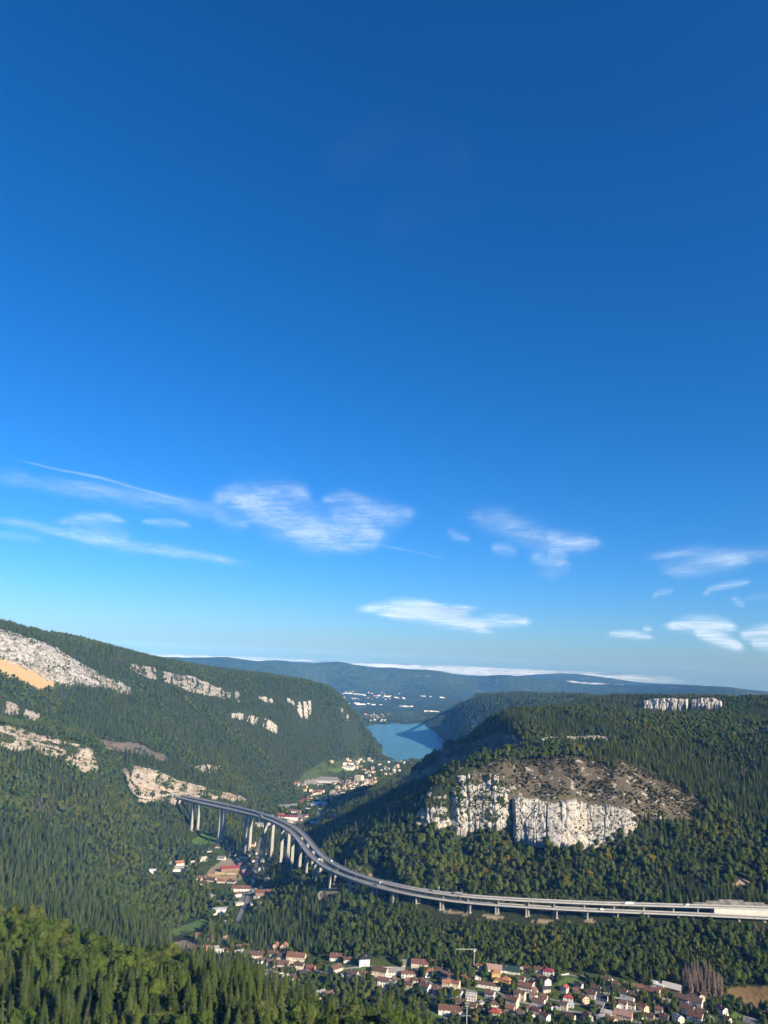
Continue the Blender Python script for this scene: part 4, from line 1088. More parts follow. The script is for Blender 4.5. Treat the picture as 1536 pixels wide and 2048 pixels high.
# ------------------------------------------------------------------ traffic
def car_meshes(kind):
    L, W_, H = {'car': (4.4, 1.85, 1.45), 'van': (6.0, 2.1, 2.6), 'lorry': (14.0, 2.55, 3.9)}[kind]
    body, cab, wheels = Geo(), Geo(), []
    def hull(g, x0, x1, tx0, tx1, w, tw, z0, z1):
        V = [(x0, -w, z0), (x1, -w, z0), (x1, w, z0), (x0, w, z0), (tx0, -tw, z1), (tx1, -tw, z1), (tx1, tw, z1), (tx0, tw, z1)]
        g.add(V, [(3, 2, 1, 0), (4, 5, 6, 7), (0, 1, 5, 4), (1, 2, 6, 5), (2, 3, 7, 6), (3, 0, 4, 7)])
    if kind == 'lorry':
        hull(body, -L / 2, L / 2 - 2.9, -L / 2, L / 2 - 2.9, W_ / 2, W_ / 2, 1.0, H); hull(body, L / 2 - 2.4, L / 2, L / 2 - 2.3, L / 2 - 0.2, W_ / 2, W_ / 2, 0.5, 3.3)
        hull(cab, L / 2 - 0.3, L / 2 + 0.03, L / 2 - 0.3, L / 2 - 0.14, 1.1, 1.0, 1.8, 2.9)
        xs = (-L / 2 + 1, -L / 2 + 2.4, L / 2 - 1.2)
    else:
        hull(body, -L / 2, L / 2, -L / 2 + 0.1, L / 2 - 0.25, W_ / 2, W_ / 2 - 0.05, 0.35, H * 0.6)
        if kind == 'van':
            hull(body, -L / 2 + 0.1, L / 2 - 1.6, -L / 2 + 0.15, L / 2 - 1.9, W_ / 2 - 0.05, W_ / 2 - 0.15, H * 0.6 - 0.01, H); hull(cab, L / 2 - 1.62, L / 2 - 0.7, L / 2 - 1.92, L / 2 - 1.75, W_ / 2 - 0.1, W_ / 2 - 0.2, H * 0.6, H * 0.95)
        else:
            hull(cab, -L / 2 + 0.5, L / 2 - 1.0, -L / 2 + 1.0, L / 2 - 1.8, W_ / 2 - 0.08, W_ / 2 - 0.25, H * 0.6 - 0.01, H); hull(body, -L / 2 + 1.1, L / 2 - 1.9, -L / 2 + 1.15, L / 2 - 1.95, W_ / 2 - 0.3, W_ / 2 - 0.35, H, H + 0.04)
        xs = (-L / 2 + 0.85, L / 2 - 0.85)
    wm = []
    for x in xs:
        for s in (-1, 1):
            g = Geo(); n = 10; r = 0.5 if kind == 'lorry' else 0.33
            for y in (s * (W_ / 2 - 0.02), s * (W_ / 2 - 0.25)):
                for i in range(n): g.v.append((x + r * math.cos(6.283 * i / n), y, r + r * math.sin(6.283 * i / n)))
            g.f += [(i, (i + 1) % n, n + (i + 1) % n, n + i) for i in range(n)] + [tuple(range(n)), tuple(range(n, 2 * n))[::-1]]; g.m += [0] * (n + 2)
            wm.append(g.mesh('wheel', [M_TYRE]))
    return body, cab, wm
M_TYRE = simple('tyre', (0.03, 0.03, 0.03), 0.9, 0.1)
CARM = {k: car_meshes(k) for k in ('car', 'van', 'lorry')}
PAINT = {c: simple(c + '_paint', v, 0.35, 0.04, 0.5, 0.5) for c, v in (('white', (0.78, 0.78, 0.77)), ('grey', (0.30, 0.31, 0.33)), ('red', (0.45, 0.04, 0.03)), ('black', (0.025, 0.025, 0.03)), ('blue', (0.05, 0.12, 0.33)), ('silver', (0.55, 0.56, 0.58)))}
_bm = {}
def vehicle(kind, colour, loc, rz, label, group):
    root = link(bpy.data.objects.new({'car': 'car', 'van': 'delivery_van', 'lorry': 'lorry'}[kind], None)); root.location = loc; root.rotation_euler = (0, 0, rz)
    tag(root, label, {'car': 'car', 'van': 'van', 'lorry': 'lorry'}[kind], group)
    if (kind, colour) not in _bm: _bm[kind, colour] = (CARM[kind][0].mesh('body', [PAINT[colour]]), CARM[kind][1].mesh('windows', [M_GLASS]))
    a, b = _bm[kind, colour]
    obj('body', a, root); obj('windows', b, root)
    for w in CARM[kind][2]: obj('wheel', w, root)
    return root
def drive(P, px, lane, kind, colour, label):
    i = int(np.argmin(np.abs(project(P)[0] - px))); T, N = frame(P); p = P[i] + N[i] * lane
    vehicle(kind, colour, (p[0], p[1], p[2] + 0.13), math.atan2(T[i][1], T[i][0]) + (math.pi if P is PF else 0), label, 'traffic on the motorway')
drive(PF, 659, -1.8, 'van', 'white', 'white van on the far deck just past the bend')
drive(PF, 914, -1.8, 'lorry', 'grey', 'grey lorry on the upper deck near its gantry')
drive(PF, 1010, 1.8, 'car', 'red', 'red car on the upper deck in the middle of the straight')
drive(PF, 1221, -1.8, 'car', 'white', 'white car on the upper deck left of the lorry')
drive(PF, 1255, 1.8, 'lorry', 'white', 'white lorry on the upper deck, left of the retaining wall')
drive(PF, 1374, -1.8, 'van', 'white', 'white van on the upper deck by the retaining wall')
drive(PN, 666, 1.8, 'car', 'black', 'black car on the near deck past the bend')
drive(PN, 752, 1.8, 'car', 'blue', 'blue car on the near deck by the second gantry')
drive(PN, 1202, -1.8, 'van', 'white', 'white van on the near deck in the straight')
drive(PN, 604, 1.8, 'car', 'white', 'white car on the near deck entering the bend')
drive(PN, 432, 1.8, 'car', 'silver', 'silver car on the near deck over the tall piers')
drive(PF, 560, -1.8, 'car', 'grey', 'grey car on the far deck above the industrial sheds')
drive(PN, 520, -1.8, 'lorry', 'grey', 'grey lorry on the near deck between the tall piers')

# ------------------------------------------------------------------ roads on the ground
def ground_road(name, label, key, mat, lift=0.35):
    P, w = RP[key]
    Q = smooth_path(P, 5.0, 4)
    T, N = frame(Q)
    V = []; n = len(Q)
    for i in range(n):
        for a in (-w, -w / 2, 0, w / 2, w):
            p = Q[i] + N[i] * a; V.append((p[0], p[1], 0))
    V = np.array(V); V[:, 2] = height(V[:, 0], V[:, 1]) + lift
    # level across, smoothed along
    Z = V[:, 2].reshape(n, 5).max(1); k = np.ones(7) / 7; Z = np.convolve(np.pad(Z, 3, 'edge'), k, 'valid')
    V[:, 2] = np.repeat(Z, 5)
    me = mesh_from(name, V, grid_faces(n, 5), [mat])
    tag(obj(name, me), label, kind='structure')
M_ROADG = simple('old_asphalt', (0.19, 0.187, 0.18), 0.95, 0.15, 0.2)
M_TRACK = simple('dirt_track', (0.38, 0.31, 0.21), 0.95, 0.2, 0.3)
for k in ('street', 'village_road', 'upper_lane', 'east_lane', 'middle_lane', 'lower_lane', 'valley_road', 'town_road'):
    ground_road('road', k.replace('_', ' ') + ' of grey asphalt', k, M_ROADG)
for k in ('dirt_track', 'hill_track'):
    ground_road('track', 'pale dirt track through the woods', k, M_TRACK)

# ------------------------------------------------------------------ houses
WALLC = {'white': (0.76, 0.74, 0.69), 'cream': (0.68, 0.60, 0.45), 'beige': (0.56, 0.49, 0.39), 'yellow': (0.58, 0.43, 0.17), 'orange': (0.68, 0.36, 0.16), 'pink': (0.66, 0.46, 0.38), 'grey': (0.42, 0.41, 0.39), 'peach': (0.70, 0.50, 0.34), 'brown': (0.24, 0.16, 0.11), 'red': (0.42, 0.13, 0.09), 'lilac': (0.55, 0.50, 0.55), 'stone': (0.50, 0.46, 0.39)}
ROOFC = {'brown': (0.104, 0.066, 0.050), 'terracotta': (0.232, 0.108, 0.068), 'red': (0.26, 0.060, 0.046), 'crimson': (0.21, 0.045, 0.055), 'grey': (0.216, 0.212, 0.204), 'slate': (0.036, 0.040, 0.050), 'green': (0.028, 0.060, 0.052), 'orange': (0.31, 0.145, 0.080), 'pink': (0.304, 0.188, 0.160), 'rust': (0.148, 0.074, 0.052), 'pale': (0.44, 0.42, 0.38), 'white': (0.62, 0.62, 0.60), 'bluish': (0.42, 0.50, 0.56)}
def roof_material(name, col):
    t = NT(name)
    g = t.n('ShaderNodeTexCoord').outputs['Object']
    rows = t.n('ShaderNodeTexWave'); rows.wave_type = 'BANDS'; rows.bands_direction = 'Z'; rows.inputs['Scale'].default_value = 1.3; rows.inputs['Distortion'].default_value = 1.0
    t.l(g, rows.inputs['Vector'])
    f = t.noise(0.9, 5, 0.7)
    lo = tuple(c * 0.68 for c in col); hi = tuple(min(1, c * 1.25) for c in col)
    c = t.mix(t.ramp(f, [(0.3, 0.0), (0.7, 1.0)]), lo, hi)
    rnd = t.n('ShaderNodeObjectInfo').outputs['Random']
    hs = t.n('ShaderNodeHueSaturation'); t.l(c, hs.inputs['Color']); t.l(t.math('MULTIPLY_ADD', rnd, 0.5, 0.75), hs.inputs['Value'])
    t.bsdf(hs.outputs[0], 0.9, t.bump(rows.outputs['Fac'], 0.4, 0.1), 0.15)
    return t.m
M_WALL = {k: simple(k + '_wall', v, 0.92, 0.10, 0.35) for k, v in WALLC.items()}
M_ROOF = {k: roof_material(k + '_roof', v) for k, v in ROOFC.items()}
M_SHUT = simple('shutters', (0.30, 0.18, 0.12), 0.8, 0.1, 1.0)
M_FRAME = simple('window_frame', (0.70, 0.69, 0.66), 0.7, 0.05, 1.0)
M_DOOR = simple('door_wood', (0.17, 0.10, 0.06), 0.7, 0.15, 1.0)
M_BRICK = simple('chimney_brick', (0.40, 0.28, 0.22), 0.9, 0.2, 1.0)
def window_mesh(w, h, shutters):
    g = Geo()
    g.box(-w / 2, w / 2, -0.02, 0.05, 0, h, 0)
    for a, b, c, d in ((-w / 2 - 0.1, -w / 2, -0.05, h + 0.1), (w / 2, w / 2 + 0.1, -0.05, h + 0.1), (-0.04, 0.04, 0, h)): g.box(a, b, -0.08, 0.04, c, d, 1)
    g.box(-w / 2, w / 2, -0.10, 0.04, -0.12, 0.0, 1)
    if shutters:
        for s in (-1, 1): g.box(min(s * (w / 2 + 0.1), s * (w / 2 + 0.65)), max(s * (w / 2 + 0.1), s * (w / 2 + 0.65)), -0.10, -0.02, 0, h, 2)
    return g.mesh('window', [M_GLASS, M_FRAME, M_SHUT])
WIN = [window_mesh(1.15, 1.45, False), window_mesh(1.15, 1.45, True)]
_g = Geo(); _g.box(-0.55, 0.55, -0.06, 0.06, -0.2, 2.15); DOORM = _g.mesh('door', [M_DOOR])
_g = Geo(); _g.box(-0.45, 0.45, -0.35, 0.35, -1.2, 1.3, 0); _g.box(-0.55, 0.55, -0.45, 0.45, 1.3, 1.5, 0); _g.box(-0.2, 0.2, -0.2, 0.2, 1.5, 1.85, 0); CHIM = _g.mesh('chimney', [M_BRICK])
def house_mesh(w, d, h, roof, pitch):
    """walls and roof, origin at ground centre, ridge along x"""
    wg, rg = Geo(), Geo()
    x, y = w / 2, d / 2
    rise = y * math.tan(pitch)
    ov, th = 0.55, 0.28
    if roof == 'gable':
        V = [(-x, -y, -4), (x, -y, -4), (x, y, -4), (-x, y, -4), (-x, -y, h), (x, -y, h), (x, y, h), (-x, y, h), (-x, 0, h + rise), (x, 0, h + rise)]
        wg.add(V, [(0, 1, 5, 4), (2, 3, 7, 6), (1, 2, 6, 9, 5), (3, 0, 4, 8, 7)])
        for s in (-1, 1):
            ye, ze = s * (y + ov), h - ov * math.tan(pitch)
            A = [(-x - ov, 0, h + rise), (x + ov, 0, h + rise), (x + ov, ye, ze), (-x - ov, ye, ze)]
            B = [(p[0], p[1], p[2] + th) for p in A]
            F = [(4, 5, 6, 7), (3, 2, 1, 0), (0, 1, 5, 4), (1, 2, 6, 5), (2, 3, 7, 6), (3, 0, 4, 7)]
            if s > 0: F = [f[::-1] for f in F]
            rg.add(A + B, F)
    elif roof in ('hip', 'pyramid'):
        wg.box(-x, x, -y, y, -4, h)
        r = max(0.2, x - y) if roof == 'hip' else 0.2
        if roof == 'pyramid': rise *= 1.15
        e, z = ov, h - 0.25
        V = [(-x - e, -y - e, z), (x + e, -y - e, z), (x + e, y + e, z), (-x - e, y + e, z), (-r, 0, h + rise), (r, 0, h + rise), (-x - e, -y - e, z - 0.25), (x + e, -y - e, z - 0.25), (x + e, y + e, z - 0.25), (-x - e, y + e, z - 0.25)]
        rg.add(V, [(0, 1, 5, 4), (1, 2, 5), (2, 3, 4, 5), (3, 0, 4), (6, 7, 1, 0), (7, 8, 2, 1), (8, 9, 3, 2), (9, 6, 0, 3), (9, 8, 7, 6)])
    else:   # flat, with a low parapet
        wg.box(-x, x, -y, y, -4, h)
        rg.box(-x - 0.2, x + 0.2, -y - 0.2, y + 0.2, h + 0.003, h + 0.45)
        rg.box(-x * 0.5, -x * 0.2, -y * 0.4, y * 0.2, h + 0.45, h + 1.3)
        rise = 0
    return wg, rg, rise
CROP = {'A': (320, 1840, 4.267), 'B': (640, 1860, 4.267), 'C': (900, 1900, 4.8), 'D': (1200, 1880, 4.571), 'E': (300, 1700, 4.8), 'F': (350, 1280, 3.413), 'P': (0, 0, 1.0)}
SIZES = {'t': (2.8, 0.8), 's': (3.4, 0.72), 'm': (5.6, 0.72), 'l': (8.0, 0.8), 'x': (11.0, 0.85), 'h': (5.0, 0.55), 'g': (4.0, 0.5), 'T': (26.0, 0.9)}
FORM = {'t': 'small low', 's': 'low', 'm': 'two-storey', 'l': 'tall', 'x': 'very tall', 'h': 'long', 'g': 'long low', 'T': 'many-storeyed'}
HOUSES = []
def house(crop, cx, cy, wpx, size, roof, wall, rcol, yaw=None, note=None, name='house', cat='house', group='houses of the valley village', dmul=1.0, windows=True):
    ox, oy, sc = CROP[crop]
    HOUSES.append(dict(px=ox + cx / sc, py=oy + cy / sc, w=wpx / sc, size=size, roof=roof, wall=wall, rcol=rcol, yaw=yaw, note=note, name=name, cat=cat, group=group, dmul=dmul, windows=windows))
H = house
# left end of the village
H('E', 455, 858, 85, 'm', 'hip', 'brown', 'rust', 20); H('E', 580, 895, 78, 'm', 'gable', 'cream', 'brown', 75); H('E', 708, 900, 88, 'm', 'gable', 'white', 'pink', 60)
H('E', 450, 982, 120, 's', 'gable', 'brown', 'brown', -20, 'open barn with a broad brown roof at the left end of the village', 'barn', 'barn'); H('E', 525, 1005, 85, 'l', 'gable', 'orange', 'terracotta', 10); H('E', 605, 995, 95, 'm', 'gable', 'lilac', 'grey', 15)
H('E', 780, 1065, 95, 'm', 'flat', 'white', 'green', 20, 'white block with a flat greenish roof at the edge of the near forest'); H('E', 850, 1035, 90, 'm', 'gable', 'white', 'grey', 25); H('E', 860, 955, 60, 's', 'gable', 'white', 'terracotta', 10); H('E', 920, 950, 58, 's', 'gable', 'beige', 'rust', 5)
H('E', 640, 1015, 110, 't', 'gable', 'grey', 'pale', 15, group='houses of the valley village'); H('E', 700, 1000, 80, 's', 'gable', 'white', 'brown', 20)
H('E', 1015, 1050, 165, 'm', 'gable', 'cream', 'brown', -6, 'long cream terrace with a red-stained front and brown roof'); H('E', 1175, 1040, 100, 'm', 'gable', 'white', 'brown', -8); H('E', 1210, 975, 60, 'l', 'gable', 'peach', 'terracotta', 70); H('E', 1285, 985, 75, 'l', 'gable', 'pink', 'terracotta', 75)
H('E', 1400, 1095, 175, 'l', 'gable', 'cream', 'rust', -12, 'largest house of the terrace, a huge rust red roof over a cream gable'); H('E', 1265, 1070, 90, 'm', 'gable', 'cream', 'brown', -10); H('E', 1055, 1112, 92, 'm', 'gable', 'white', 'brown', 35); H('E', 1170, 1128, 90, 'm', 'gable', 'cream', 'brown', -14)
H('E', 1280, 1145, 108, 'm', 'gable', 'cream', 'brown', -14); H('E', 1430, 1156, 88, 'm', 'gable', 'cream', 'brown', -14); H('E', 1360, 1162, 52, 's', 'gable', 'cream', 'brown', -14)
H('A', 1285, 440, 75, 's', 'gable', 'red', 'terracotta', -25, 'long low annex with a bright terracotta roof below the huge red roof'); H('A', 1065, 522, 66, 's', 'gable', 'cream', 'grey', 40); H('A', 1150, 520, 72, 's', 'gable', 'white', 'rust', -10); H('A', 1020, 460, 78, 's', 'gable', 'white', 'brown', -12); H('A', 1360, 682, 85, 'm', 'gable', 'white', 'grey', 25); H('A', 1445, 690, 85, 'm', 'gable', 'white', 'brown', 30); H('A', 935, 470, 58, 's', 'gable', 'white', 'grey', -8); H('A', 1215, 470, 52, 's', 'gable', 'brown', 'slate', 10)
# middle
H('B', 145, 262, 120, 's', 'gable', 'white', 'rust', -4); H('B', 237, 278, 66, 's', 'gable', 'white', 'rust', -4)
H('B', 372, 312, 88, 'l', 'pyramid', 'white', 'slate', 12, 'white manor with a black slate pyramid roof on the edge of the woods', 'manor_house', 'house')
H('B', 740, 312, 82, 's', 'gable', 'beige', 'grey', -3, 'grey-roofed left part of the long barn below the woods', 'barn', 'barn'); H('B', 852, 318, 145, 's', 'gable', 'beige', 'rust', -3, 'rust-roofed right part of the long barn below the woods', 'barn', 'barn'); H('B', 955, 300, 58, 't', 'gable', 'brown', 'rust', -10, 'small open shed at the right end of the long barn', 'shed', 'shed')
H('B', 130, 385, 105, 'm', 'gable', 'beige', 'brown', 40); H('B', 280, 435, 90, 'm', 'gable', 'white', 'brown', -30); H('B', 355, 425, 60, 'm', 'gable', 'white', 'brown', -25); H('B', 402, 440, 82, 'm', 'gable', 'peach', 'red', -25); H('B', 510, 432, 125, 'l', 'gable', 'cream', 'brown', -18, 'big cream house with a brown roof below the white boundary wall'); H('B', 602, 408, 88, 'm', 'gable', 'white', 'grey', 10); H('B', 668, 392, 110, 's', 'gable', 'grey', 'grey', -5); H('B', 725, 416, 60, 'm', 'gable', 'white', 'rust', -5); H('B', 790, 405, 58, 's', 'gable', 'white', 'rust', -5)
H('B', 935, 410, 92, 'm', 'hip', 'white', 'terracotta', 15, 'square white house with a terracotta hipped roof by the tall poplars'); H('B', 1042, 406, 112, 's', 'gable', 'beige', 'brown', -10); H('B', 815, 455, 50, 't', 'gable', 'white', 'brown', -8, name='garage', cat='garage'); H('B', 885, 458, 50, 't', 'gable', 'white', 'brown', -8, name='garage', cat='garage')
H('B', 540, 492, 90, 'm', 'gable', 'white', 'brown', -12); H('B', 622, 486, 70, 'm', 'gable', 'white', 'brown', 65); H('B', 530, 560, 64, 's', 'gable', 'brown', 'slate', -10); H('B', 898, 545, 88, 'm', 'gable', 'white', 'rust', -35)
H('B', 1082, 520, 72, 'l', 'gable', 'cream', 'orange', -14, 'orange-roofed left half of the big cream double house by the poplars'); H('B', 1150, 525, 80, 'l', 'gable', 'cream', 'rust', -14, 'brown-roofed right half of the big cream double house by the poplars'); H('B', 1085, 448, 112, 'm', 'gable', 'beige', 'brown', -10); H('B', 1092, 588, 105, 'm', 'hip', 'white', 'brown', -20); H('B', 945, 625, 84, 's', 'gable', 'white', 'slate', -8, 'white bungalow with a black slate roof')
H('B', 1100, 738, 168, 'm', 'gable', 'white', 'rust', -5, 'long white house with a rust red roof at the bottom edge left of the pole'); H('B', 1290, 612, 88, 'm', 'flat', 'white', 'pale', -6); H('B', 1200, 650, 88, 's', 'gable', 'brown', 'brown', -5, name='shed', cat='shed'); H('B', 1300, 695, 70, 'm', 'gable', 'cream', 'brown', -14); H('B', 1346, 425, 46, 't', 'flat', 'white', 'pale', 0, name='garage', cat='garage'); H('B', 1365, 355, 68, 'm', 'flat', 'white', 'orange', -4, 'white building with an orange flat roof band beside the crane')
# right part
H('C', 412, 216, 168, 's', 'gable', 'white', 'pink', -5, 'long white row with a faded pink roof right of the crane'); H('C', 586, 236, 162, 's', 'gable', 'white', 'green', -6, 'long white hall with a dark green roof', 'village_hall', 'hall'); H('C', 735, 220, 90, 's', 'gable', 'beige', 'rust', -6); H('C', 682, 222, 38, 'm', 'flat', 'cream', 'pale', 0); H('C', 850, 224, 88, 's', 'gable', 'white', 'rust', -4); H('C', 945, 255, 92, 'm', 'hip', 'white', 'crimson', -8, 'white house with a glossy crimson roof at the edge of the woods')
H('C', 437, 292, 80, 'l', 'hip', 'yellow', 'orange', 10, 'bright yellow villa with an orange roof'); H('C', 445, 336, 56, 'm', 'hip', 'yellow', 'terracotta', 10); H('C', 537, 346, 92, 'm', 'hip', 'orange', 'orange', -18, 'orange house with an orange hipped roof beside the yellow villa'); H('C', 365, 380, 225, 'g', 'gable', 'white', 'brown', -6, 'very long low white building with a narrow brown roof under the yellow villa', dmul=0.6); H('C', 543, 384, 72, 't', 'gable', 'brown', 'brown', -5, name='shed', cat='shed')
H('C', 675, 332, 82, 'm', 'gable', 'white', 'rust', -12); H('C', 925, 352, 75, 'm', 'gable', 'white', 'rust', -60); H('C', 872, 292, 60, 't', 'gable', 'beige', 'rust', -5); H('C', 268, 286, 54, 't', 'flat', 'white', 'pale', 0, name='garage', cat='garage')
H('C', 645, 490, 55, 'l', 'gable', 'cream', 'brown', -20); H('C', 693, 493, 56, 'l', 'gable', 'cream', 'brown', -20); H('C', 725, 418, 130, 'm', 'gable', 'white', 'rust', -14, 'long white L-shaped house with a rust roof in the middle of the village'); H('C', 800, 432, 70, 's', 'gable', 'white', 'rust', 60)
H('C', 598, 568, 104, 'l', 'gable', 'beige', 'rust', -22, 'big beige house with a bright right gable beside the main road'); H('C', 418, 570, 90, 'm', 'pyramid', 'white', 'brown', 0); H('C', 430, 704, 102, 'x', 'hip', 'cream', 'red', -10, 'tall cream house with a red hipped roof at the bottom edge'); H('C', 900, 490, 68, 's', 'gable', 'beige', 'rust', -15); H('C', 850, 550, 108, 's', 'gable', 'white', 'brown', -18); H('C', 1135, 494, 88, 's', 'hip', 'white', 'red', -5, 'white bungalow with a red hipped roof'); H('C', 1100, 420, 66, 'm', 'gable', 'white', 'red', 65, 'white house with a steep vivid red roof')
H('C', 1235, 393, 72, 'm', 'gable', 'cream', 'slate', -25); H('C', 1225, 430, 78, 's', 'gable', 'beige', 'rust', -8); H('C', 1355, 474, 92, 'm', 'gable', 'white', 'brown', -16); H('C', 1288, 524, 82, 'm', 'gable', 'peach', 'orange', -60, 'peach house with an orange roof and a pointed gable'); H('C', 1096, 596, 62, 'l', 'gable', 'cream', 'brown', -14); H('C', 1035, 588, 54, 't', 'flat', 'white', 'pale', -8, name='garage', cat='garage'); H('C', 958, 624, 92, 'm', 'gable', 'white', 'brown', -55); H('C', 912, 698, 82, 'm', 'gable', 'white', 'rust', -40); H('C', 1155, 704, 84, 'm', 'gable', 'white', 'brown', -20)
H('C', 1322, 700, 86, 'm', 'gable', 'grey', 'brown', -60); H('C', 1405, 410, 84, 's', 'gable', 'white', 'brown', -18); H('C', 1465, 500, 92, 's', 'gable', 'white', 'slate', -18); H('C', 1158, 556, 58, 't', 'flat', 'white', 'bluish', -5, name='garage', cat='garage'); H('C', 1502, 340, 66, 'm', 'gable', 'white', 'rust', -35); H('C', 575, 600, 78, 's', 'gable', 'beige', 'rust', -15); H('C', 545, 660, 66, 's', 'gable', 'brown', 'rust', -15); H('C', 645, 680, 92, 'm', 'gable', 'grey', 'brown', 70)
H('C', 760, 600, 60, 's', 'gable', 'beige', 'brown', 20); H('C', 1440, 560, 72, 's', 'gable', 'stone', 'grey', -15); H('C', 515, 640, 60, 's', 'gable', 'cream', 'brown', -8)
H('D', 75, 500, 90, 's', 'gable', 'white', 'slate', -12); H('D', 205, 514, 80, 's', 'gable', 'white', 'brown', -16); H('D', 310, 545, 94, 's', 'gable', 'white', 'brown', -18); H('D', 30, 564, 70, 's', 'gable', 'white', 'grey', -10); H('D', 152, 572, 56, 't', 'flat', 'white', 'pale', -8, name='garage', cat='garage'); H('D', 250, 595, 110, 's', 'gable', 'white', 'grey', -14); H('D', 212, 630, 68, 'm', 'gable', 'white', 'brown', -12); H('D', 290, 642, 60, 'm', 'gable', 'white', 'brown', -12); H('D', 142, 666, 82, 'm', 'gable', 'white', 'rust', -50)
H('D', 412, 612, 58, 'm', 'gable', 'pink', 'crimson', -55); H('D', 395, 675, 80, 'm', 'gable', 'peach', 'terracotta', -45, 'peach house with an orange-red roof sloping down to the left'); H('D', 490, 556, 108, 'l', 'gable', 'pink', 'rust', -20, 'two-storey pink house with balconies under the long white-roofed hall'); H('D', 562, 500, 76, 's', 'gable', 'grey', 'rust', -10); H('D', 530, 448, 110, 's', 'flat', 'white', 'white', -12, 'long white flat-roofed hall left of the dead spruces', 'hall', 'hall'); H('D', 660, 482, 150, 's', 'gable', 'brown', 'pale', -12, 'brown hall with a pale metal roof left of the dead spruces', 'hall', 'hall')
H('D', 757, 593, 108, 'm', 'gable', 'white', 'brown', -16); H('D', 870, 620, 128, 'm', 'gable', 'white', 'brown', -16); H('D', 926, 562, 52, 'm', 'gable', 'cream', 'brown', -70); H('D', 850, 546, 66, 's', 'gable', 'cream', 'brown', -18); H('D', 660, 668, 50, 'm', 'gable', 'cream', 'brown', -65); H('D', 800, 690, 108, 'm', 'gable', 'white', 'brown', -16); H('D', 875, 760, 118, 'm', 'gable', 'white', 'rust', -16, 'large white two-tier house with a rust roof at the bottom right'); H('D', 935, 720, 80, 'm', 'gable', 'white', 'brown', -16)
H('D', 1115, 695, 86, 'm', 'gable', 'white', 'brown', -45); H('D', 1165, 760, 58, 's', 'gable', 'beige', 'brown', -40); H('D', 718, 770, 84, 'm', 'gable', 'white', 'grey', -50); H('D', 212, 728, 150, 's', 'gable', 'pink', 'pink', -10, 'low pinkish house with a broad faded roof'); H('D', 105, 772, 84, 's', 'gable', 'peach', 'terracotta', -40); H('D', 60, 700, 92, 't', 'flat', 'white', 'pale', -8, name='garage', cat='garage'); H('D', 345, 722, 90, 't', 'gable', 'white', 'grey', -10, name='garage', cat='garage'); H('D', 1390, 792, 130, 's', 'flat', 'white', 'grey', -6, 'flat grey-roofed block at the bottom right corner below the corn field', 'hall', 'hall'); H('D', 75, 412, 62, 'm', 'gable', 'white', 'rust', -30)
H('D', 455, 735, 70, 's', 'gable', 'beige', 'brown', -12); H('D', 590, 740, 70, 's', 'gable', 'grey', 'brown', -18)
# the street in the valley and the sawmill
G2 = 'buildings along the valley street'
H('E', 985, 52, 72, 'm', 'gable', 'cream', 'brown', 30, group=G2); H('E', 1065, 205, 48, 'm', 'gable', 'white', 'terracotta', 80, group=G2); H('E', 765, 208, 165, 'm', 'gable', 'brown', 'crimson', 12, 'sawmill shed with a dark red roof beside the log yard', 'sawmill_shed', 'shed', G2); H('E', 925, 245, 112, 'm', 'gable', 'red', 'pink', 35, 'brick red sawmill building with a pinkish roof by the street', 'sawmill', 'sawmill', G2); H('E', 880, 175, 70, 'm', 'gable', 'stone', 'rust', 20, group=G2)
H('E', 870, 400, 160, 'm', 'gable', 'white', 'rust', -4, 'long white house with a rust roof on the valley street', group=G2); H('E', 835, 456, 60, 'm', 'gable', 'white', 'rust', 30, group=G2); H('E', 855, 535, 72, 's', 'flat', 'cream', 'pale', 15, group=G2); H('E', 678, 628, 138, 'l', 'flat', 'white', 'white', 10, 'big white windowless hall among trees in the valley', 'white_hall', 'hall', G2, 0.7); H('E', 700, 530, 72, 's', 'gable', 'grey', 'slate', 20, group=G2); H('E', 665, 520, 46, 's', 'flat', 'white', 'white', 35, group=G2)
H('E', 720, 705, 40, 't', 'flat', 'white', 'white', 10, name='shed', cat='shed', group=G2); H('E', 12, 218, 82, 's', 'flat', 'white', 'white', 3, 'low white hall alone in the left valley forest', 'white_hall', 'hall', G2); H('E', 280, 208, 160, 't', 'flat', 'white', 'pale', 2, 'low pale shed in the trees left of the sawmill', 'shed', 'shed', G2); H('E', 280, 150, 72, 't', 'gable', 'white', 'orange', 20, group=G2); H('E', 402, 138, 50, 't', 'gable', 'peach', 'pale', 10, group=G2); H('E', 505, 112, 70, 's', 'gable', 'cream', 'pale', 25, group=G2); H('E', 192, 135, 30, 't', 'flat', 'white', 'pale', 0, name='shed', cat='shed', group=G2)
H('E', 1005, 405, 38, 's', 'gable', 'white', 'grey', 70, group=G2); H('E', 1022, 470, 46, 's', 'gable', 'white', 'grey', 60, group=G2); H('E', 1090, 440, 150, 'm', 'gable', 'brown', 'rust', 5, 'shaded long house with a rust roof right of the valley street', group=G2); H('E', 1115, 305, 50, 's', 'gable', 'grey', 'grey', 30, group=G2); H('E', 1075, 120, 40, 's', 'gable', 'white', 'grey', 75, group=G2)
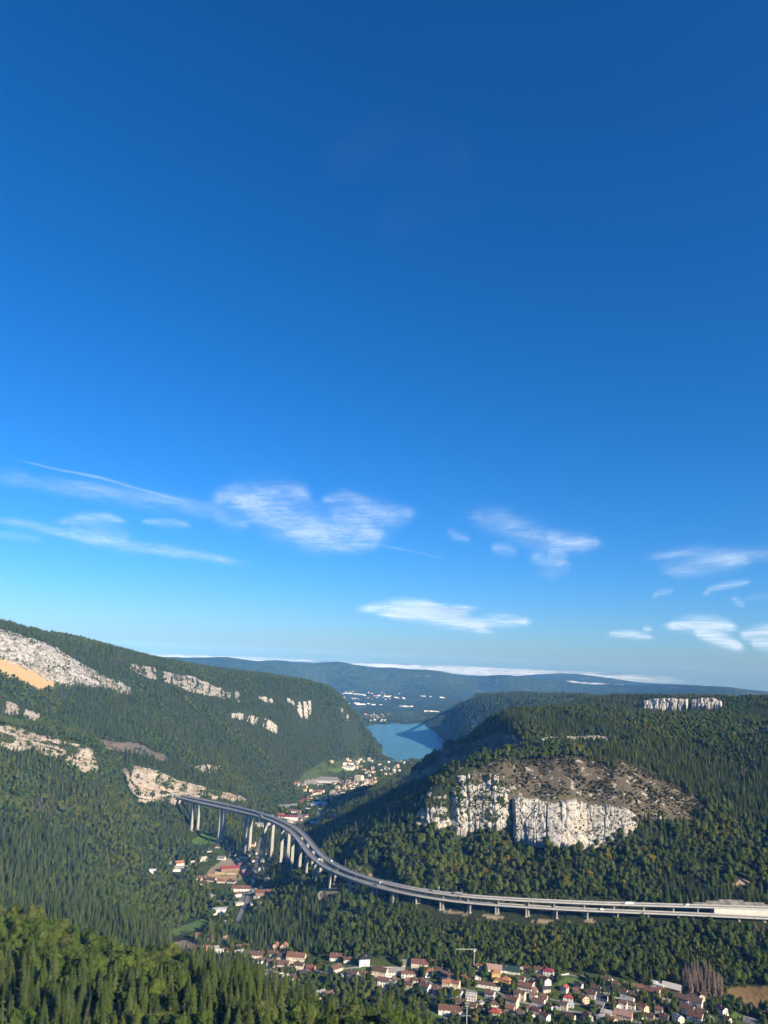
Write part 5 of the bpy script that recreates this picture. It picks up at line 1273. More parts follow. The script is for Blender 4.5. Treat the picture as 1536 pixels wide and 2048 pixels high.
# industry beyond the viaduct
G3 = 'workshops on the valley floor beyond the viaduct'
H('F', 890, 1110, 56, 'l', 'gable', 'white', 'red', 20, 'white house with a red roof behind the workshops', group=G3); H('F', 765, 1222, 140, 'm', 'gable', 'white', 'crimson', -6, 'long white workshop with a dark red roof behind the viaduct', 'workshop', 'workshop', G3); H('F', 755, 1150, 105, 'm', 'flat', 'grey', 'grey', 18, name='workshop', cat='workshop', group=G3); H('F', 810, 1182, 92, 'm', 'gable', 'white', 'rust', -8, name='workshop', cat='workshop', group=G3); H('F', 990, 1130, 110, 'm', 'flat', 'white', 'bluish', -8, name='workshop', cat='workshop', group=G3); H('F', 912, 1170, 64, 'm', 'flat', 'white', 'white', -12, name='workshop', cat='workshop', group=G3)
H('F', 590, 1280, 90, 'm', 'flat', 'white', 'pale', -10, name='workshop', cat='workshop', group=G3); H('F', 650, 1262, 80, 'm', 'flat', 'white', 'white', -10, name='workshop', cat='workshop', group=G3); H('F', 965, 1268, 92, 'm', 'flat', 'white', 'bluish', -10, name='workshop', cat='workshop', group=G3); H('F', 888, 1290, 48, 'm', 'gable', 'cream', 'terracotta', 20, name='workshop', cat='workshop', group=G3); H('F', 690, 1228, 62, 's', 'flat', 'cream', 'pale', -8, name='workshop', cat='workshop', group=G3); H('F', 855, 1118, 50, 'm', 'gable', 'white', 'terracotta', 30, group=G3); H('F', 925, 1132, 60, 'm', 'flat', 'white', 'grey', -10, name='workshop', cat='workshop', group=G3)
H('F', 640, 1215, 60, 's', 'gable', 'white', 'grey', -10, name='workshop', cat='workshop', group=G3); H('F', 1060, 1100, 70, 'm', 'flat', 'grey', 'bluish', -10, name='workshop', cat='workshop', group=G3)
# town by the lake
G4 = 'houses of the town by the lake'
H('F', 1255, 975, 48, 'T', 'flat', 'cream', 'pale', -25, 'ten-storey cream apartment tower in the lake town', 'apartment_tower', 'apartment block', G4); H('F', 1165, 885, 110, 'l', 'flat', 'white', 'pale', -12, 'long white school block beside the sports field', 'school', 'school', G4); H('F', 1185, 848, 66, 'm', 'gable', 'white', 'terracotta', -10, 'terracotta-roofed house at the foot of the left mountain by the town', group=G4); H('F', 995, 978, 235, 'm', 'flat', 'grey', 'grey', 2, 'wide grey factory roof at the left edge of the lake town', 'factory', 'factory', G4); H('F', 820, 990, 60, 'm', 'gable', 'beige', 'terracotta', -8, 'terracotta-roofed house left of the wide grey factory roof', group=G4)

# more small houses between the ones above, and sheds along the valley street
def fillers():
    rs = np.random.RandomState(52)
    P0 = [(h['px'], h['py']) for h in HOUSES]
    def put(poly, n, gap, grp, sizes):
        q = np.array(poly); lo, hi = q.min(0), q.max(0); c = 0
        for _ in range(4000):
            if c >= n: break
            a, b = rs.uniform(lo[0], hi[0]), rs.uniform(lo[1], hi[1])
            if not in_poly(np.array([a]), np.array([b]), poly)[0] or zone_mask(np.array([a]), np.array([b]), Z_MEADOW + Z_CORN + Z_DIRT)[0]: continue
            if any(math.hypot(a - x, (b - y) * 2.2) < gap for x, y in P0): continue
            g = raycast([a], [b])[0]
            if near_road(np.array([g[0]]), np.array([g[1]]), 4.0)[0]: continue
            P0.append((a, b)); c += 1
            sz = sizes[rs.randint(len(sizes))]
            house('P', a, b, rs.uniform(11, 18) if sz != 't' else rs.uniform(7, 10), sz, ('gable', 'gable', 'gable', 'hip')[rs.randint(4)], ('white', 'white', 'cream', 'beige', 'peach', 'stone')[rs.randint(6)], ('brown', 'rust', 'brown', 'terracotta', 'grey', 'slate')[rs.randint(6)], rs.choice([-20, -14, -55, 30, -8]) + rs.uniform(-6, 6), group=grp, name='shed' if sz == 't' else 'house', cat='shed' if sz == 't' else 'house')
    put([(880, 1960), (960, 1965), (1060, 1960), (1100, 1975), (1200, 1968), (1290, 1980), (1380, 2000), (1430, 2030), (1440, 2046), (880, 2046), (930, 2010)], 28, 21, 'houses of the valley village', 'mmmst')
    put([(660, 1945), (760, 1950), (860, 1962), (900, 1990), (870, 2000), (800, 1975), (700, 1965)], 8, 19, 'houses of the valley village', 'mst')
    put([(395, 1700), (500, 1690), (545, 1715), (545, 1800), (500, 1835), (470, 1830), (420, 1800), (380, 1760)], 22, 17, G2, 'ssttm')
    put([(545, 1640), (600, 1605), (660, 1610), (650, 1650), (600, 1668), (560, 1668)], 14, 17, G3, 'mmss')
fillers()

def relation_table():
    marks = [('the tower crane', 944, 1935), ('the black-roofed manor', 727, 1933), ('the huge rust red roof', 592, 1928), ('the tall poplars', 922, 1965), ('the yellow villa', 991, 1961), ('the crimson-roofed house', 1097, 1953), ('the dead spruces', 1405, 1985), ('the corn field', 1490, 1995), ('the long barn', 830, 1934), ('the flat greenish roof', 463, 1922), ('the open barn', 394, 1904), ('the steel pole', 934, 2040), ('the red hipped bungalow', 1136, 2003), ('the tall cream house at the bottom edge', 990, 2046), ('the long white-roofed hall', 1330, 1984), ('the pink house with balconies', 1307, 2001), ('the green-roofed hall', 1022, 1949), ('the sawmill', 475, 1745), ('the big white hall', 440, 1830), ('the low white hall', 303, 1745), ('the long red-roofed workshop', 574, 1637), ('the grassy meadow', 1145, 1965), ('the white L-shaped house', 1050, 1987), ('the peach orange-roofed house', 1168, 2009), ('the orange and brown double house', 900, 1982), ('the bottom right corner block', 1504, 2050), ('the pink faded roof', 1246, 2039)]
    return marks
MARKS = relation_table()
def words(s): return len(s.split())
def fit(s, n=16):
    w = s.split()
    return ' '.join(w[:n])
def make_houses():
    rs = np.random.RandomState(21)
    P = raycast([h['px'] for h in HOUSES], [h['py'] for h in HOUSES])
    used = {}
    shape = {'gable': 'gabled', 'hip': 'hipped', 'pyramid': 'pointed', 'flat': 'flat'}
    for h, p in zip(HOUSES, P):
        if h['note']: h['label'] = h['note']
        else:
            fm = FORM[h['size']]
            base = f"{fm} {h['wall']} {h['cat']} with a {shape[h['roof']]} {h['rcol']} roof"
            dd = [(math.hypot(h['px'] - mx, (h['py'] - my) * 1.6), nm, mx, my) for nm, mx, my in MARKS]
            dd.sort(); d0, nm, mx, my = dd[0]
            dx, dy = h['px'] - mx, (h['py'] - my) * 1.6
            if d0 < 9: rel = 'beside ' + nm
            elif abs(dx) > abs(dy): rel = ('right of ' if dx > 0 else 'left of ') + nm
            else: rel = ('below ' if dy > 0 else 'behind ') + nm
            h['label'] = base + ' ' + rel
        used.setdefault(h['label'], []).append(h)
    order = ['nearest', 'second nearest', 'third nearest', 'fourth nearest', 'fifth nearest']
    for lab, hs in used.items():
        if len(hs) > 1:
            hs.sort(key=lambda q: q['px'])
            names = {2: ('left-hand', 'right-hand'), 3: ('left-hand', 'middle', 'right-hand')}.get(len(hs), tuple('first second third fourth fifth sixth seventh'.split()))
            for q, nm in zip(hs, names): q['label'] = nm + ' ' + lab
    for h, p in zip(HOUSES, P):
        d = math.hypot(p[0], p[1])
        eave, ratio = SIZES[h['size']]
        w = max(4.0, h['w'] / FPX * math.hypot(d, CAM_Z - p[2]) * (0.86 if h['py'] > 1850 else 0.95))
        dep = max(4.0, min(w * ratio, 12.5 if h['roof'] != 'flat' else w)) * h['dmul']
        if h['size'] in 'ml' and h['roof'] != 'flat': dep = max(dep, 7.0)
        if abs(h['yaw'] or 0) > 45: w, dep = max(dep * 1.15, 8.0), min(w * 0.9, 9.5)
        base_ang = -math.atan2(p[0], p[1])
        yaw = R((h['yaw'] if h['yaw'] is not None else rs.uniform(-25, 25))) + base_ang
        back = 0.5 * (abs(math.cos(yaw - base_ang)) * dep + abs(math.sin(yaw - base_ang)) * w) * 0.9
        u = p[:2] / d
        x, y = p[0] + u[0] * back, p[1] + u[1] * back
        z = float(height(x, y))
        pitch = R(rs.uniform(28, 36)) if h['roof'] != 'hip' else R(30)
        wg, rg, rise = house_mesh(w, dep, eave, h['roof'], pitch)
        root = link(bpy.data.objects.new(h['name'], None)); root.location = (x, y, z); root.rotation_euler = (0, 0, yaw)
        tag(root, fit(h['label']), h['cat'], h['group'])
        obj('wall', wg.mesh('wall', [M_WALL[h['wall']]]), root)
        ro = obj('roof', rg.mesh('roof', [M_ROOF[h['rcol']]]), root)
        CLEAR.append((x, y, max(w, dep) * 0.46 + 1.2))
        CLEAR.append((x - u[0] * (back + 8), y - u[1] * (back + 8), max(w, dep) * 0.30 + 1.2))
        if d > 1400 and d < 2000: CLEAR.append((x - u[0] * (back + 18), y - u[1] * (back + 18), max(w, dep) * 0.36 + 1))
        if h['roof'] != 'flat' and d < 2000:
            c = obj('chimney', CHIM, ro); c.location = (rs.uniform(-0.3, 0.3) * w, dep * rs.choice([-0.16, 0.16]), eave + rise * 0.72)
        if d > 3000 and h['size'] != 'T': continue
        if h['name'] in ('barn', 'sawmill_shed', 'white_hall', 'shed'): 
            dm = obj('door', DOORM, root); dm.location = (w * 0.2, -dep / 2 - 0.07, 0.3); dm.scale = (2.4, 1, 1.2)
            continue
        wm = WIN[rs.randint(2)]
        step = 3.0
        fl = max(1, int(eave / 2.75))
        for side in (0, 1, 3):          # front, right and left gable
            ln = w if side == 0 else dep
            n = max(1, int((ln - 1.2) / step)); n = min(n, 6 if fl < 6 else 4)
            for f in range(min(fl, 10)):
                for k in range(n):
                    s = (k + 0.5) / n - 0.5
                    zz = 0.95 + f * (eave - 0.2) / fl
                    if side == 0 and f == 0 and k == n // 2:
                        o = obj('door', DOORM, root); o.location = (s * ln, -dep / 2 - 0.07, 0.15); continue
                    if rs.rand() < 0.12: continue
                    o = obj('window', wm, root)
                    if side == 0: o.location = (s * ln, -dep / 2 - 0.03, zz)
                    elif side == 1: o.location = (w / 2 + 0.03, s * ln, zz); o.rotation_euler = (0, 0, R(90))
                    else: o.location = (-w / 2 - 0.03, s * ln, zz); o.rotation_euler = (0, 0, R(-90))
make_houses()

# the town by the lake, each little house a thing of its own
def town():
    rs = np.random.RandomState(33)
    group = 'small houses of the town by the lake'
    meshes = []
    for i in range(14):
        wl = ['white', 'cream', 'white', 'beige', 'peach', 'cream', 'stone'][i % 7]; rf = ['rust', 'terracotta', 'brown', 'rust', 'grey', 'terracotta', 'brown'][(i * 3 + i // 7) % 7]
        w = rs.uniform(9, 17); wg, rg, _ = house_mesh(w, w * rs.uniform(0.6, 0.8), rs.choice([5.5, 6.5, 8.5, 10]), 'gable' if i % 4 else 'hip', R(30))
        meshes.append((wg.mesh('wall', [M_WALL[wl]]), rg.mesh('roof', [M_ROOF[rf]]), wl, rf))
    pts = []
    polys = [([(655, 1523), (730, 1517), (822, 1522), (822, 1534), (785, 1556), (740, 1568), (700, 1562), (735, 1545), (690, 1530)], 125, 'by the near shore of the lake'), ([(655, 1600), (668, 1580), (690, 1568), (740, 1562), (752, 1568), (735, 1576), (690, 1592), (660, 1606)], 60, 'in the shadow-edged old quarter of the lake town'),
             ([(625, 1568), (700, 1556), (715, 1566), (690, 1572), (640, 1575)], 22, 'between the grey factory roof and the apartment tower'), ([(600, 1572), (640, 1572), (650, 1590), (615, 1600)], 16, 'on the slope left of the old quarter')]
    taken = []
    for poly, n, where in polys:
        q = np.array(poly); lo, hi = q.min(0), q.max(0); c = 0; tries = 0
        while c < n and tries < 3000:
            tries += 1
            px, py = rs.uniform(lo[0], hi[0]), rs.uniform(lo[1], hi[1])
            if not in_poly(np.array([px]), np.array([py]), poly)[0]: continue
            if zone_mask(np.array([px]), np.array([py]), Z_MEADOW)[0]: continue
            pts.append((px, py, where)); c += 1
    P = raycast([p[0] for p in pts], [p[1] for p in pts])
    for (px, py, where), p in zip(pts, P):
        if p[2] < 1.5 or any(math.hypot(p[0] - a, p[1] - b) < 11.5 for a, b in taken): continue
        if near_clear(np.array([p[0]]), np.array([p[1]]))[0]: continue
        taken.append((p[0], p[1]))
        a, b, wl, rf = meshes[rs.randint(len(meshes))]
        root = link(bpy.data.objects.new('town_house', None)); root.location = (p[0], p[1], float(height(p[0], p[1]))); root.rotation_euler = (0, 0, rs.choice([0.3, -0.35, 1.2]) + rs.normal(0, 0.15))
        tag(root, fit(f'tiny {wl} house with a {rf} roof {where}'), 'house', group)
        obj('wall', a, root); obj('roof', b, root)
    for a, b in taken: CLEAR.append((a, b, 11))
    # white sheds and houses at the far end of the lake
    shed = []
    for i in range(5):
        w = (60, 90, 45, 120, 75)[i]; wg, rg, _ = house_mesh(w, w * 0.45, (9, 11, 8, 12, 10)[i], 'flat', 0)
        shed.append((wg.mesh('wall', [M_WALL['white']]), rg.mesh('roof', [M_ROOF['white']])))
    rows = [('far warehouse row along the foot of the hills', 690, 1388, 818, 1397, 17), ('nearer warehouse row on the plain beyond the lake', 694, 1407, 828, 1414, 12), ('pair of long white sheds at the right of the plain', 835, 1393, 900, 1397, 4), ('pale sheds left of the headland', 842, 1423, 884, 1426, 4)]
    for lab, x0, y0, x1, y1, n in rows:
        u = np.sort(rs.uniform(0, 1, n))
        P = raycast(x0 + (x1 - x0) * u, y0 + (y1 - y0) * u + rs.uniform(-1.5, 1.5, n))
        for p in P:
            if math.hypot(p[0], p[1]) < 6000: continue
            a, b = shed[rs.randint(5)]
            root = link(bpy.data.objects.new('warehouse', None)); root.location = (p[0], p[1], float(height(p[0], p[1]))); root.rotation_euler = (0, 0, rs.normal(-0.1, 0.2)); q = rs.uniform(0.35, 0.8); root.scale = (q, q * 0.8, 0.9)
            tag(root, 'tiny white warehouse in the ' + lab, 'warehouse', lab)
            obj('wall', a, root); obj('roof', b, root); CLEAR.append((p[0], p[1], 55)); CLEAR.append((p[0] * 0.991, p[1] * 0.991, 60))
    P = raycast(rs.uniform(698, 782, 46), 1426 + rs.uniform(0, 1, 46) * 17); lab = 'tiny houses along the far shore of the lake'
    Q = raycast(rs.uniform(660, 800, 34), rs.uniform(1383, 1400, 34))
    for i, p in enumerate(list(P) + list(Q)):
        if p[2] < 1.5 or math.hypot(p[0], p[1]) < 6000: continue
        a, b, wl, rf = meshes[rs.randint(len(meshes))]
        root = link(bpy.data.objects.new('far_house', None)); root.location = (p[0], p[1], float(height(p[0], p[1]))); root.rotation_euler = (0, 0, rs.uniform(-0.6, 0.6)); root.scale = (1.25, 1.25, 1.25)
        tag(root, f'tiny {wl} house with a {rf} roof ' + ('on the far shore of the lake' if i < len(P) else 'on the plain under the far hills'), 'house', lab)
        obj('wall', a, root); obj('roof', b, root); CLEAR.append((p[0], p[1], 16)); CLEAR.append((p[0] * 0.995, p[1] * 0.995, 22))
town()

# ------------------------------------------------------------------ crane, pole, log stacks, walls, jetty
def crane():
    p = raycast([948], [1938])[0]
    root = link(bpy.data.objects.new('tower_crane', None)); root.location = (p[0], p[1], float(height(p[0], p[1]))); root.rotation_euler = (0, 0, R(4))
    tag(root, 'thin white tower crane between the poplars and the woods', 'crane')
    hgt, L, CL = 24.0, 25.0, 3.0
    m = simple('crane_paint', (0.72, 0.71, 0.66), 0.6, 0.05, 1.0)
    g = Geo()
    for sx in (-0.38, 0.38):
        for sy in (-0.38, 0.38): g.tube([(sx, sy, 0), (sx, sy, hgt)], [0.08, 0.08], 4)
    for k in range(12):
        z = k * hgt / 12
        for s in (-0.38, 0.38):
            g.tube([(-0.38, s, z), (0.38, s, z + hgt / 12)], [0.035, 0.035], 4); g.tube([(s, -0.38, z), (s, 0.38, z + hgt / 12)], [0.035, 0.035], 4)
    obj('mast', g.mesh('mast', [m]), root)
    g = Geo()
    for y, z in ((-0.5, 0), (0.5, 0), (0, 1.0)): g.tube([(CL, y, hgt + z), (-L, y, hgt + z * 0.4)], [0.08, 0.06], 4)
    for k in range(14):
        x = CL - (L + CL) * k / 14; x2 = x - (L + CL) / 14
        g.tube([(x, -0.5, hgt), (x2, 0, hgt + 0.9)], [0.05, 0.05], 4); g.tube([(x, 0.5, hgt), (x2, 0, hgt + 0.9)], [0.05, 0.05], 4)
    obj('jib', g.mesh('jib', [m]), root)
    g = Geo(); g.box(CL - 1.6, CL, -0.7, 0.7, hgt - 1.6, hgt + 0.3); obj('counterweight', g.mesh('counterweight', [M_CONC]), root)
    g = Geo(); g.box(-0.8, 0.8, -2.0, -0.6, hgt - 2.2, hgt - 0.3); obj('cabin', g.mesh('cabin', [m]), root)
    g = Geo(); g.tube([(-L * 0.7, 0, hgt), (-L * 0.7, 0, hgt - 7)], [0.04, 0.04], 4); g.box(-L * 0.7 - 0.2, -L * 0.7 + 0.2, -0.2, 0.2, hgt - 7.6, hgt - 7); obj('hook', g.mesh('hook', [M_STEEL]), root)
    g = Geo(); g.box(-2, 2, -2, 2, -1.5, 0.6); obj('base', g.mesh('base', [M_CONC]), root)
    CLEAR.append((p[0], p[1], 7))
crane()
def steel_pole():
    q = at_d([934], [2004], [985])[0]
    gz = float(height(q[0], q[1])); hgt = q[2] - gz
    root = link(bpy.data.objects.new('power_pole', None)); root.location = (q[0], q[1], gz)
    tag(root, 'tall pale steel power pole with cross arms at the bottom edge', 'power pole')
    g = Geo(); g.tube([(0, 0, -1), (0, 0, hgt)], [0.75, 0.42], 8); obj('post', g.mesh('post', [M_STEEL]), root)
    for z, w in ((hgt - 0.9, 2.2), (hgt - 4.2, 1.6), (hgt - 14.5, 4.2)):
        g = Geo(); g.tube([(-w, 0, z + 0.2), (0, -0.05, z), (w, 0, z + 0.2)], [0.16, 0.22, 0.16], 6); a = obj('cross_arm', g.mesh('cross_arm', [M_STEEL]), root)
        for s in (-1, 1):
            g = Geo(); g.tube([(s * w, 0, z + 0.2), (s * w, 0, z - 1.0)], [0.28, 0.28], 6); obj('insulator', g.mesh('insulator', [M_FRAME]), a)
    CLEAR.append((q[0], q[1], 9)); u = q[:2] / np.hypot(*q[:2])
    for k in (10, 22, 34): CLEAR.append((q[0] - u[0] * k, q[1] - u[1] * k, 9))
steel_pole()
M_LOG = simple('sawn_logs', (0.42, 0.26, 0.14), 0.9, 0.35, 0.6)
M_PLANK = simple('stacked_planks', (0.55, 0.42, 0.26), 0.9, 0.3, 0.6)
def log_stack(px, py, length, rows, rz, label, mat):
    p = raycast([px], [py])[0]
    root = link(bpy.data.objects.new('log_stack', None)); root.location = (p[0], p[1], float(height(p[0], p[1]))); root.rotation_euler = (0, 0, rz)
    tag(root, label, 'log stack', 'timber in the sawmill yard')
    rs = np.random.RandomState(int(px)); k = 0
    for lv in range(3):
        for i in range(rows - lv):
            g = Geo(); r = rs.uniform(0.42, 0.55)
            y = (i - (rows - lv - 1) / 2) * 1.02; l2 = length / 2 * rs.uniform(0.9, 1.0)
            g.tube([(-l2, y, r + lv * 0.9), (l2, y, r + lv * 0.9)], [r, r * 0.9], 7)
            obj('log', g.mesh('log', [mat]), root); k += 1
for i, (a, b, l, r, z, lab, m) in enumerate([(428, 1751, 26, 4, 0.1, 'orange-brown log stack at the left end of the sawmill yard', M_LOG), (446, 1757, 30, 4, -0.05, 'longest log stack along the front of the sawmill yard', M_LOG), (468, 1756, 24, 4, -0.1, 'brown log stack at the right front of the sawmill yard', M_LOG), (440, 1748, 22, 4, 0.0, 'pale log stack behind the front row of the sawmill yard', M_PLANK), (462, 1749, 20, 4, 0.05, 'pale plank stack in the middle of the sawmill yard', M_PLANK), (452, 1742, 18, 3, 0.1, 'small log stack beside the dark red sawmill roof', M_LOG), (476, 1748, 14, 3, -0.2, 'short log stack next to the brick sawmill', M_LOG)]):
    log_stack(a, b, l, r, z, lab, m)
wall_line('boundary_wall', 'white boundary wall along the terrace right of the manor', [(746, 1938), (770, 1940), (789, 1939)], 3.6, 0.6, M_WHITEWALL, 'wall')
wall_line('boundary_wall', 'low stone wall under the long barn', [(790, 1937), (812, 1937), (834, 1940)], 1.6, 0.6, M_CONC, 'wall')
wall_line('boundary_wall', 'low pale wall along the lane below the manor', [(650, 1938), (690, 1938), (722, 1936)], 1.3, 0.5, M_CONC2, 'wall')
wall_line('boundary_wall', 'white wall beside the road right of the crimson-roofed house', [(1112, 1953), (1128, 1951), (1138, 1949)], 1.8, 0.5, M_WHITEWALL, 'wall')
wall_line('boundary_wall', 'white wall in front of the white terrace near the dead spruces', [(1378, 2014), (1398, 2018), (1413, 2024)], 2.0, 0.5, M_WHITEWALL, 'wall')
def jetty():
    p = at_z([763, 773], [1508.5, 1507], 0.9); c = p.mean(0)
    root = link(bpy.data.objects.new('jetty', None)); root.location = (c[0], c[1], 0); tag(root, 'small white jetty reaching into the lake from the left shore', 'jetty')
    d = p[1] - p[0]; L = np.hypot(d[0], d[1]); root.rotation_euler = (0, 0, math.atan2(d[1], d[0]))
    g = Geo(); g.box(-L / 2, L / 2, -2.2, 2.2, 0.9, 1.3); obj('deck', g.mesh('deck', [M_CONC2]), root)
    for k in range(6):
        g = Geo(); x = -L / 2 + L * (k + 0.5) / 6; g.tube([(x, -1.8, -3), (x, -1.8, 1.8)], [0.25, 0.25], 6); obj('pile', g.mesh('pile', [M_BARK]), root)
jetty()
def bird(px, py, d, label):
    p = at_d([px], [py], [d])[0]
    root = link(bpy.data.objects.new('bird', None)); root.location = tuple(p); root.rotation_euler = (0.1, 0.15, 0.6); tag(root, label, 'bird', 'birds in the sky')
    m = M_DOOR
    g = Geo(); g.tube([(-0.32, 0, 0), (-0.12, 0, 0.02), (0.12, 0, 0.03), (0.3, 0, 0.05), (0.4, 0, 0.04)], [0.02, 0.09, 0.1, 0.06, 0.015], 7); obj('body', g.mesh('body', [m]), root)
    for s in (-1, 1):
        g = Geo(); g.add([(0.12, 0, 0.05), (-0.12, 0, 0.05), (0.16, s * 0.4, 0.22), (-0.06, s * 0.42, 0.2), (0.02, s * 0.85, 0.12), (-0.04, s * 0.84, 0.11)], [(0, 2, 3, 1), (2, 4, 5, 3)]); o = obj('wing', g.mesh('wing', [m]), root)
        sd = o.modifiers.new('thickness', 'SOLIDIFY'); sd.thickness = 0.025
    g = Geo(); g.add([(-0.28, -0.04, 0), (-0.28, 0.04, 0), (-0.55, 0.12, 0), (-0.55, -0.12, 0)], [(0, 1, 2, 3)]); o = obj('tail', g.mesh('tail', [m]), root); sd = o.modifiers.new('thickness', 'SOLIDIFY'); sd.thickness = 0.02
bird(1324, 1012, 520, 'tiny dark bird in the clear sky, left of two'); bird(1347, 1011, 560, 'tiny dark bird in the clear sky, right of two')

# ------------------------------------------------------------------ the woods

def scatter_nodes():
    ng = bpy.data.node_groups.new('grow_trees', 'GeometryNodeTree')
    ng.interface.new_socket('Geometry', in_out='INPUT', socket_type='NodeSocketGeometry')
    ng.interface.new_socket('Geometry', in_out='OUTPUT', socket_type='NodeSocketGeometry')
    n = ng.nodes; L = ng.links
    gi = n.new('NodeGroupInput'); go = n.new('NodeGroupOutput')
    ci = n.new('GeometryNodeCollectionInfo'); ci.inputs['Collection'].default_value = PROTO
    ci.inputs['Separate Children'].default_value = True; ci.inputs['Reset Children'].default_value = True
    iop = n.new('GeometryNodeInstanceOnPoints'); iop.inputs['Pick Instance'].default_value = True
    def na(name, typ):
        a = n.new('GeometryNodeInputNamedAttribute'); a.data_type = typ; a.inputs['Name'].default_value = name
        return a.outputs['Attribute']
    L.new(gi.outputs[0], iop.inputs['Points']); L.new(ci.outputs[0], iop.inputs['Instance'])
    L.new(na('kind', 'INT'), iop.inputs['Instance Index'])
    e = n.new('FunctionNodeEulerToRotation'); L.new(na('turn', 'FLOAT_VECTOR'), e.inputs[0]); L.new(e.outputs[0], iop.inputs['Rotation'])
    L.new(na('size', 'FLOAT_VECTOR'), iop.inputs['Scale'])
    L.new(iop.outputs[0], go.inputs[0])
    return ng
GROW = scatter_nodes()
def woods(name, label, P, kind, size, seed):
    n = len(P)
    if n == 0: return
    rs = np.random.RandomState(seed)
    me = bpy.data.meshes.new(name); me.vertices.add(n)
    me.vertices.foreach_set('co', np.asarray(P, np.float32).ravel())
    a = me.attributes.new('kind', 'INT', 'POINT'); a.data.foreach_set('value', np.asarray(kind, np.int32))
    a = me.attributes.new('turn', 'FLOAT_VECTOR', 'POINT')
    tr = np.stack([rs.normal(0, 0.04, n), rs.normal(0, 0.04, n), rs.uniform(0, 6.283, n)], -1)
    a.data.foreach_set('vector', tr.astype(np.float32).ravel())
    a = me.attributes.new('size', 'FLOAT_VECTOR', 'POINT')
    sz = np.asarray(size)[:, None] * np.stack([rs.uniform(0.85, 1.15, n), rs.uniform(0.85, 1.15, n), rs.uniform(0.85, 1.2, n)], -1)
    a.data.foreach_set('vector', sz.astype(np.float32).ravel())
    o = obj(name, me)
    md = o.modifiers.new('grow', 'NODES'); md.node_group = GROW
    tag(o, label, kind='stuff')
    return o

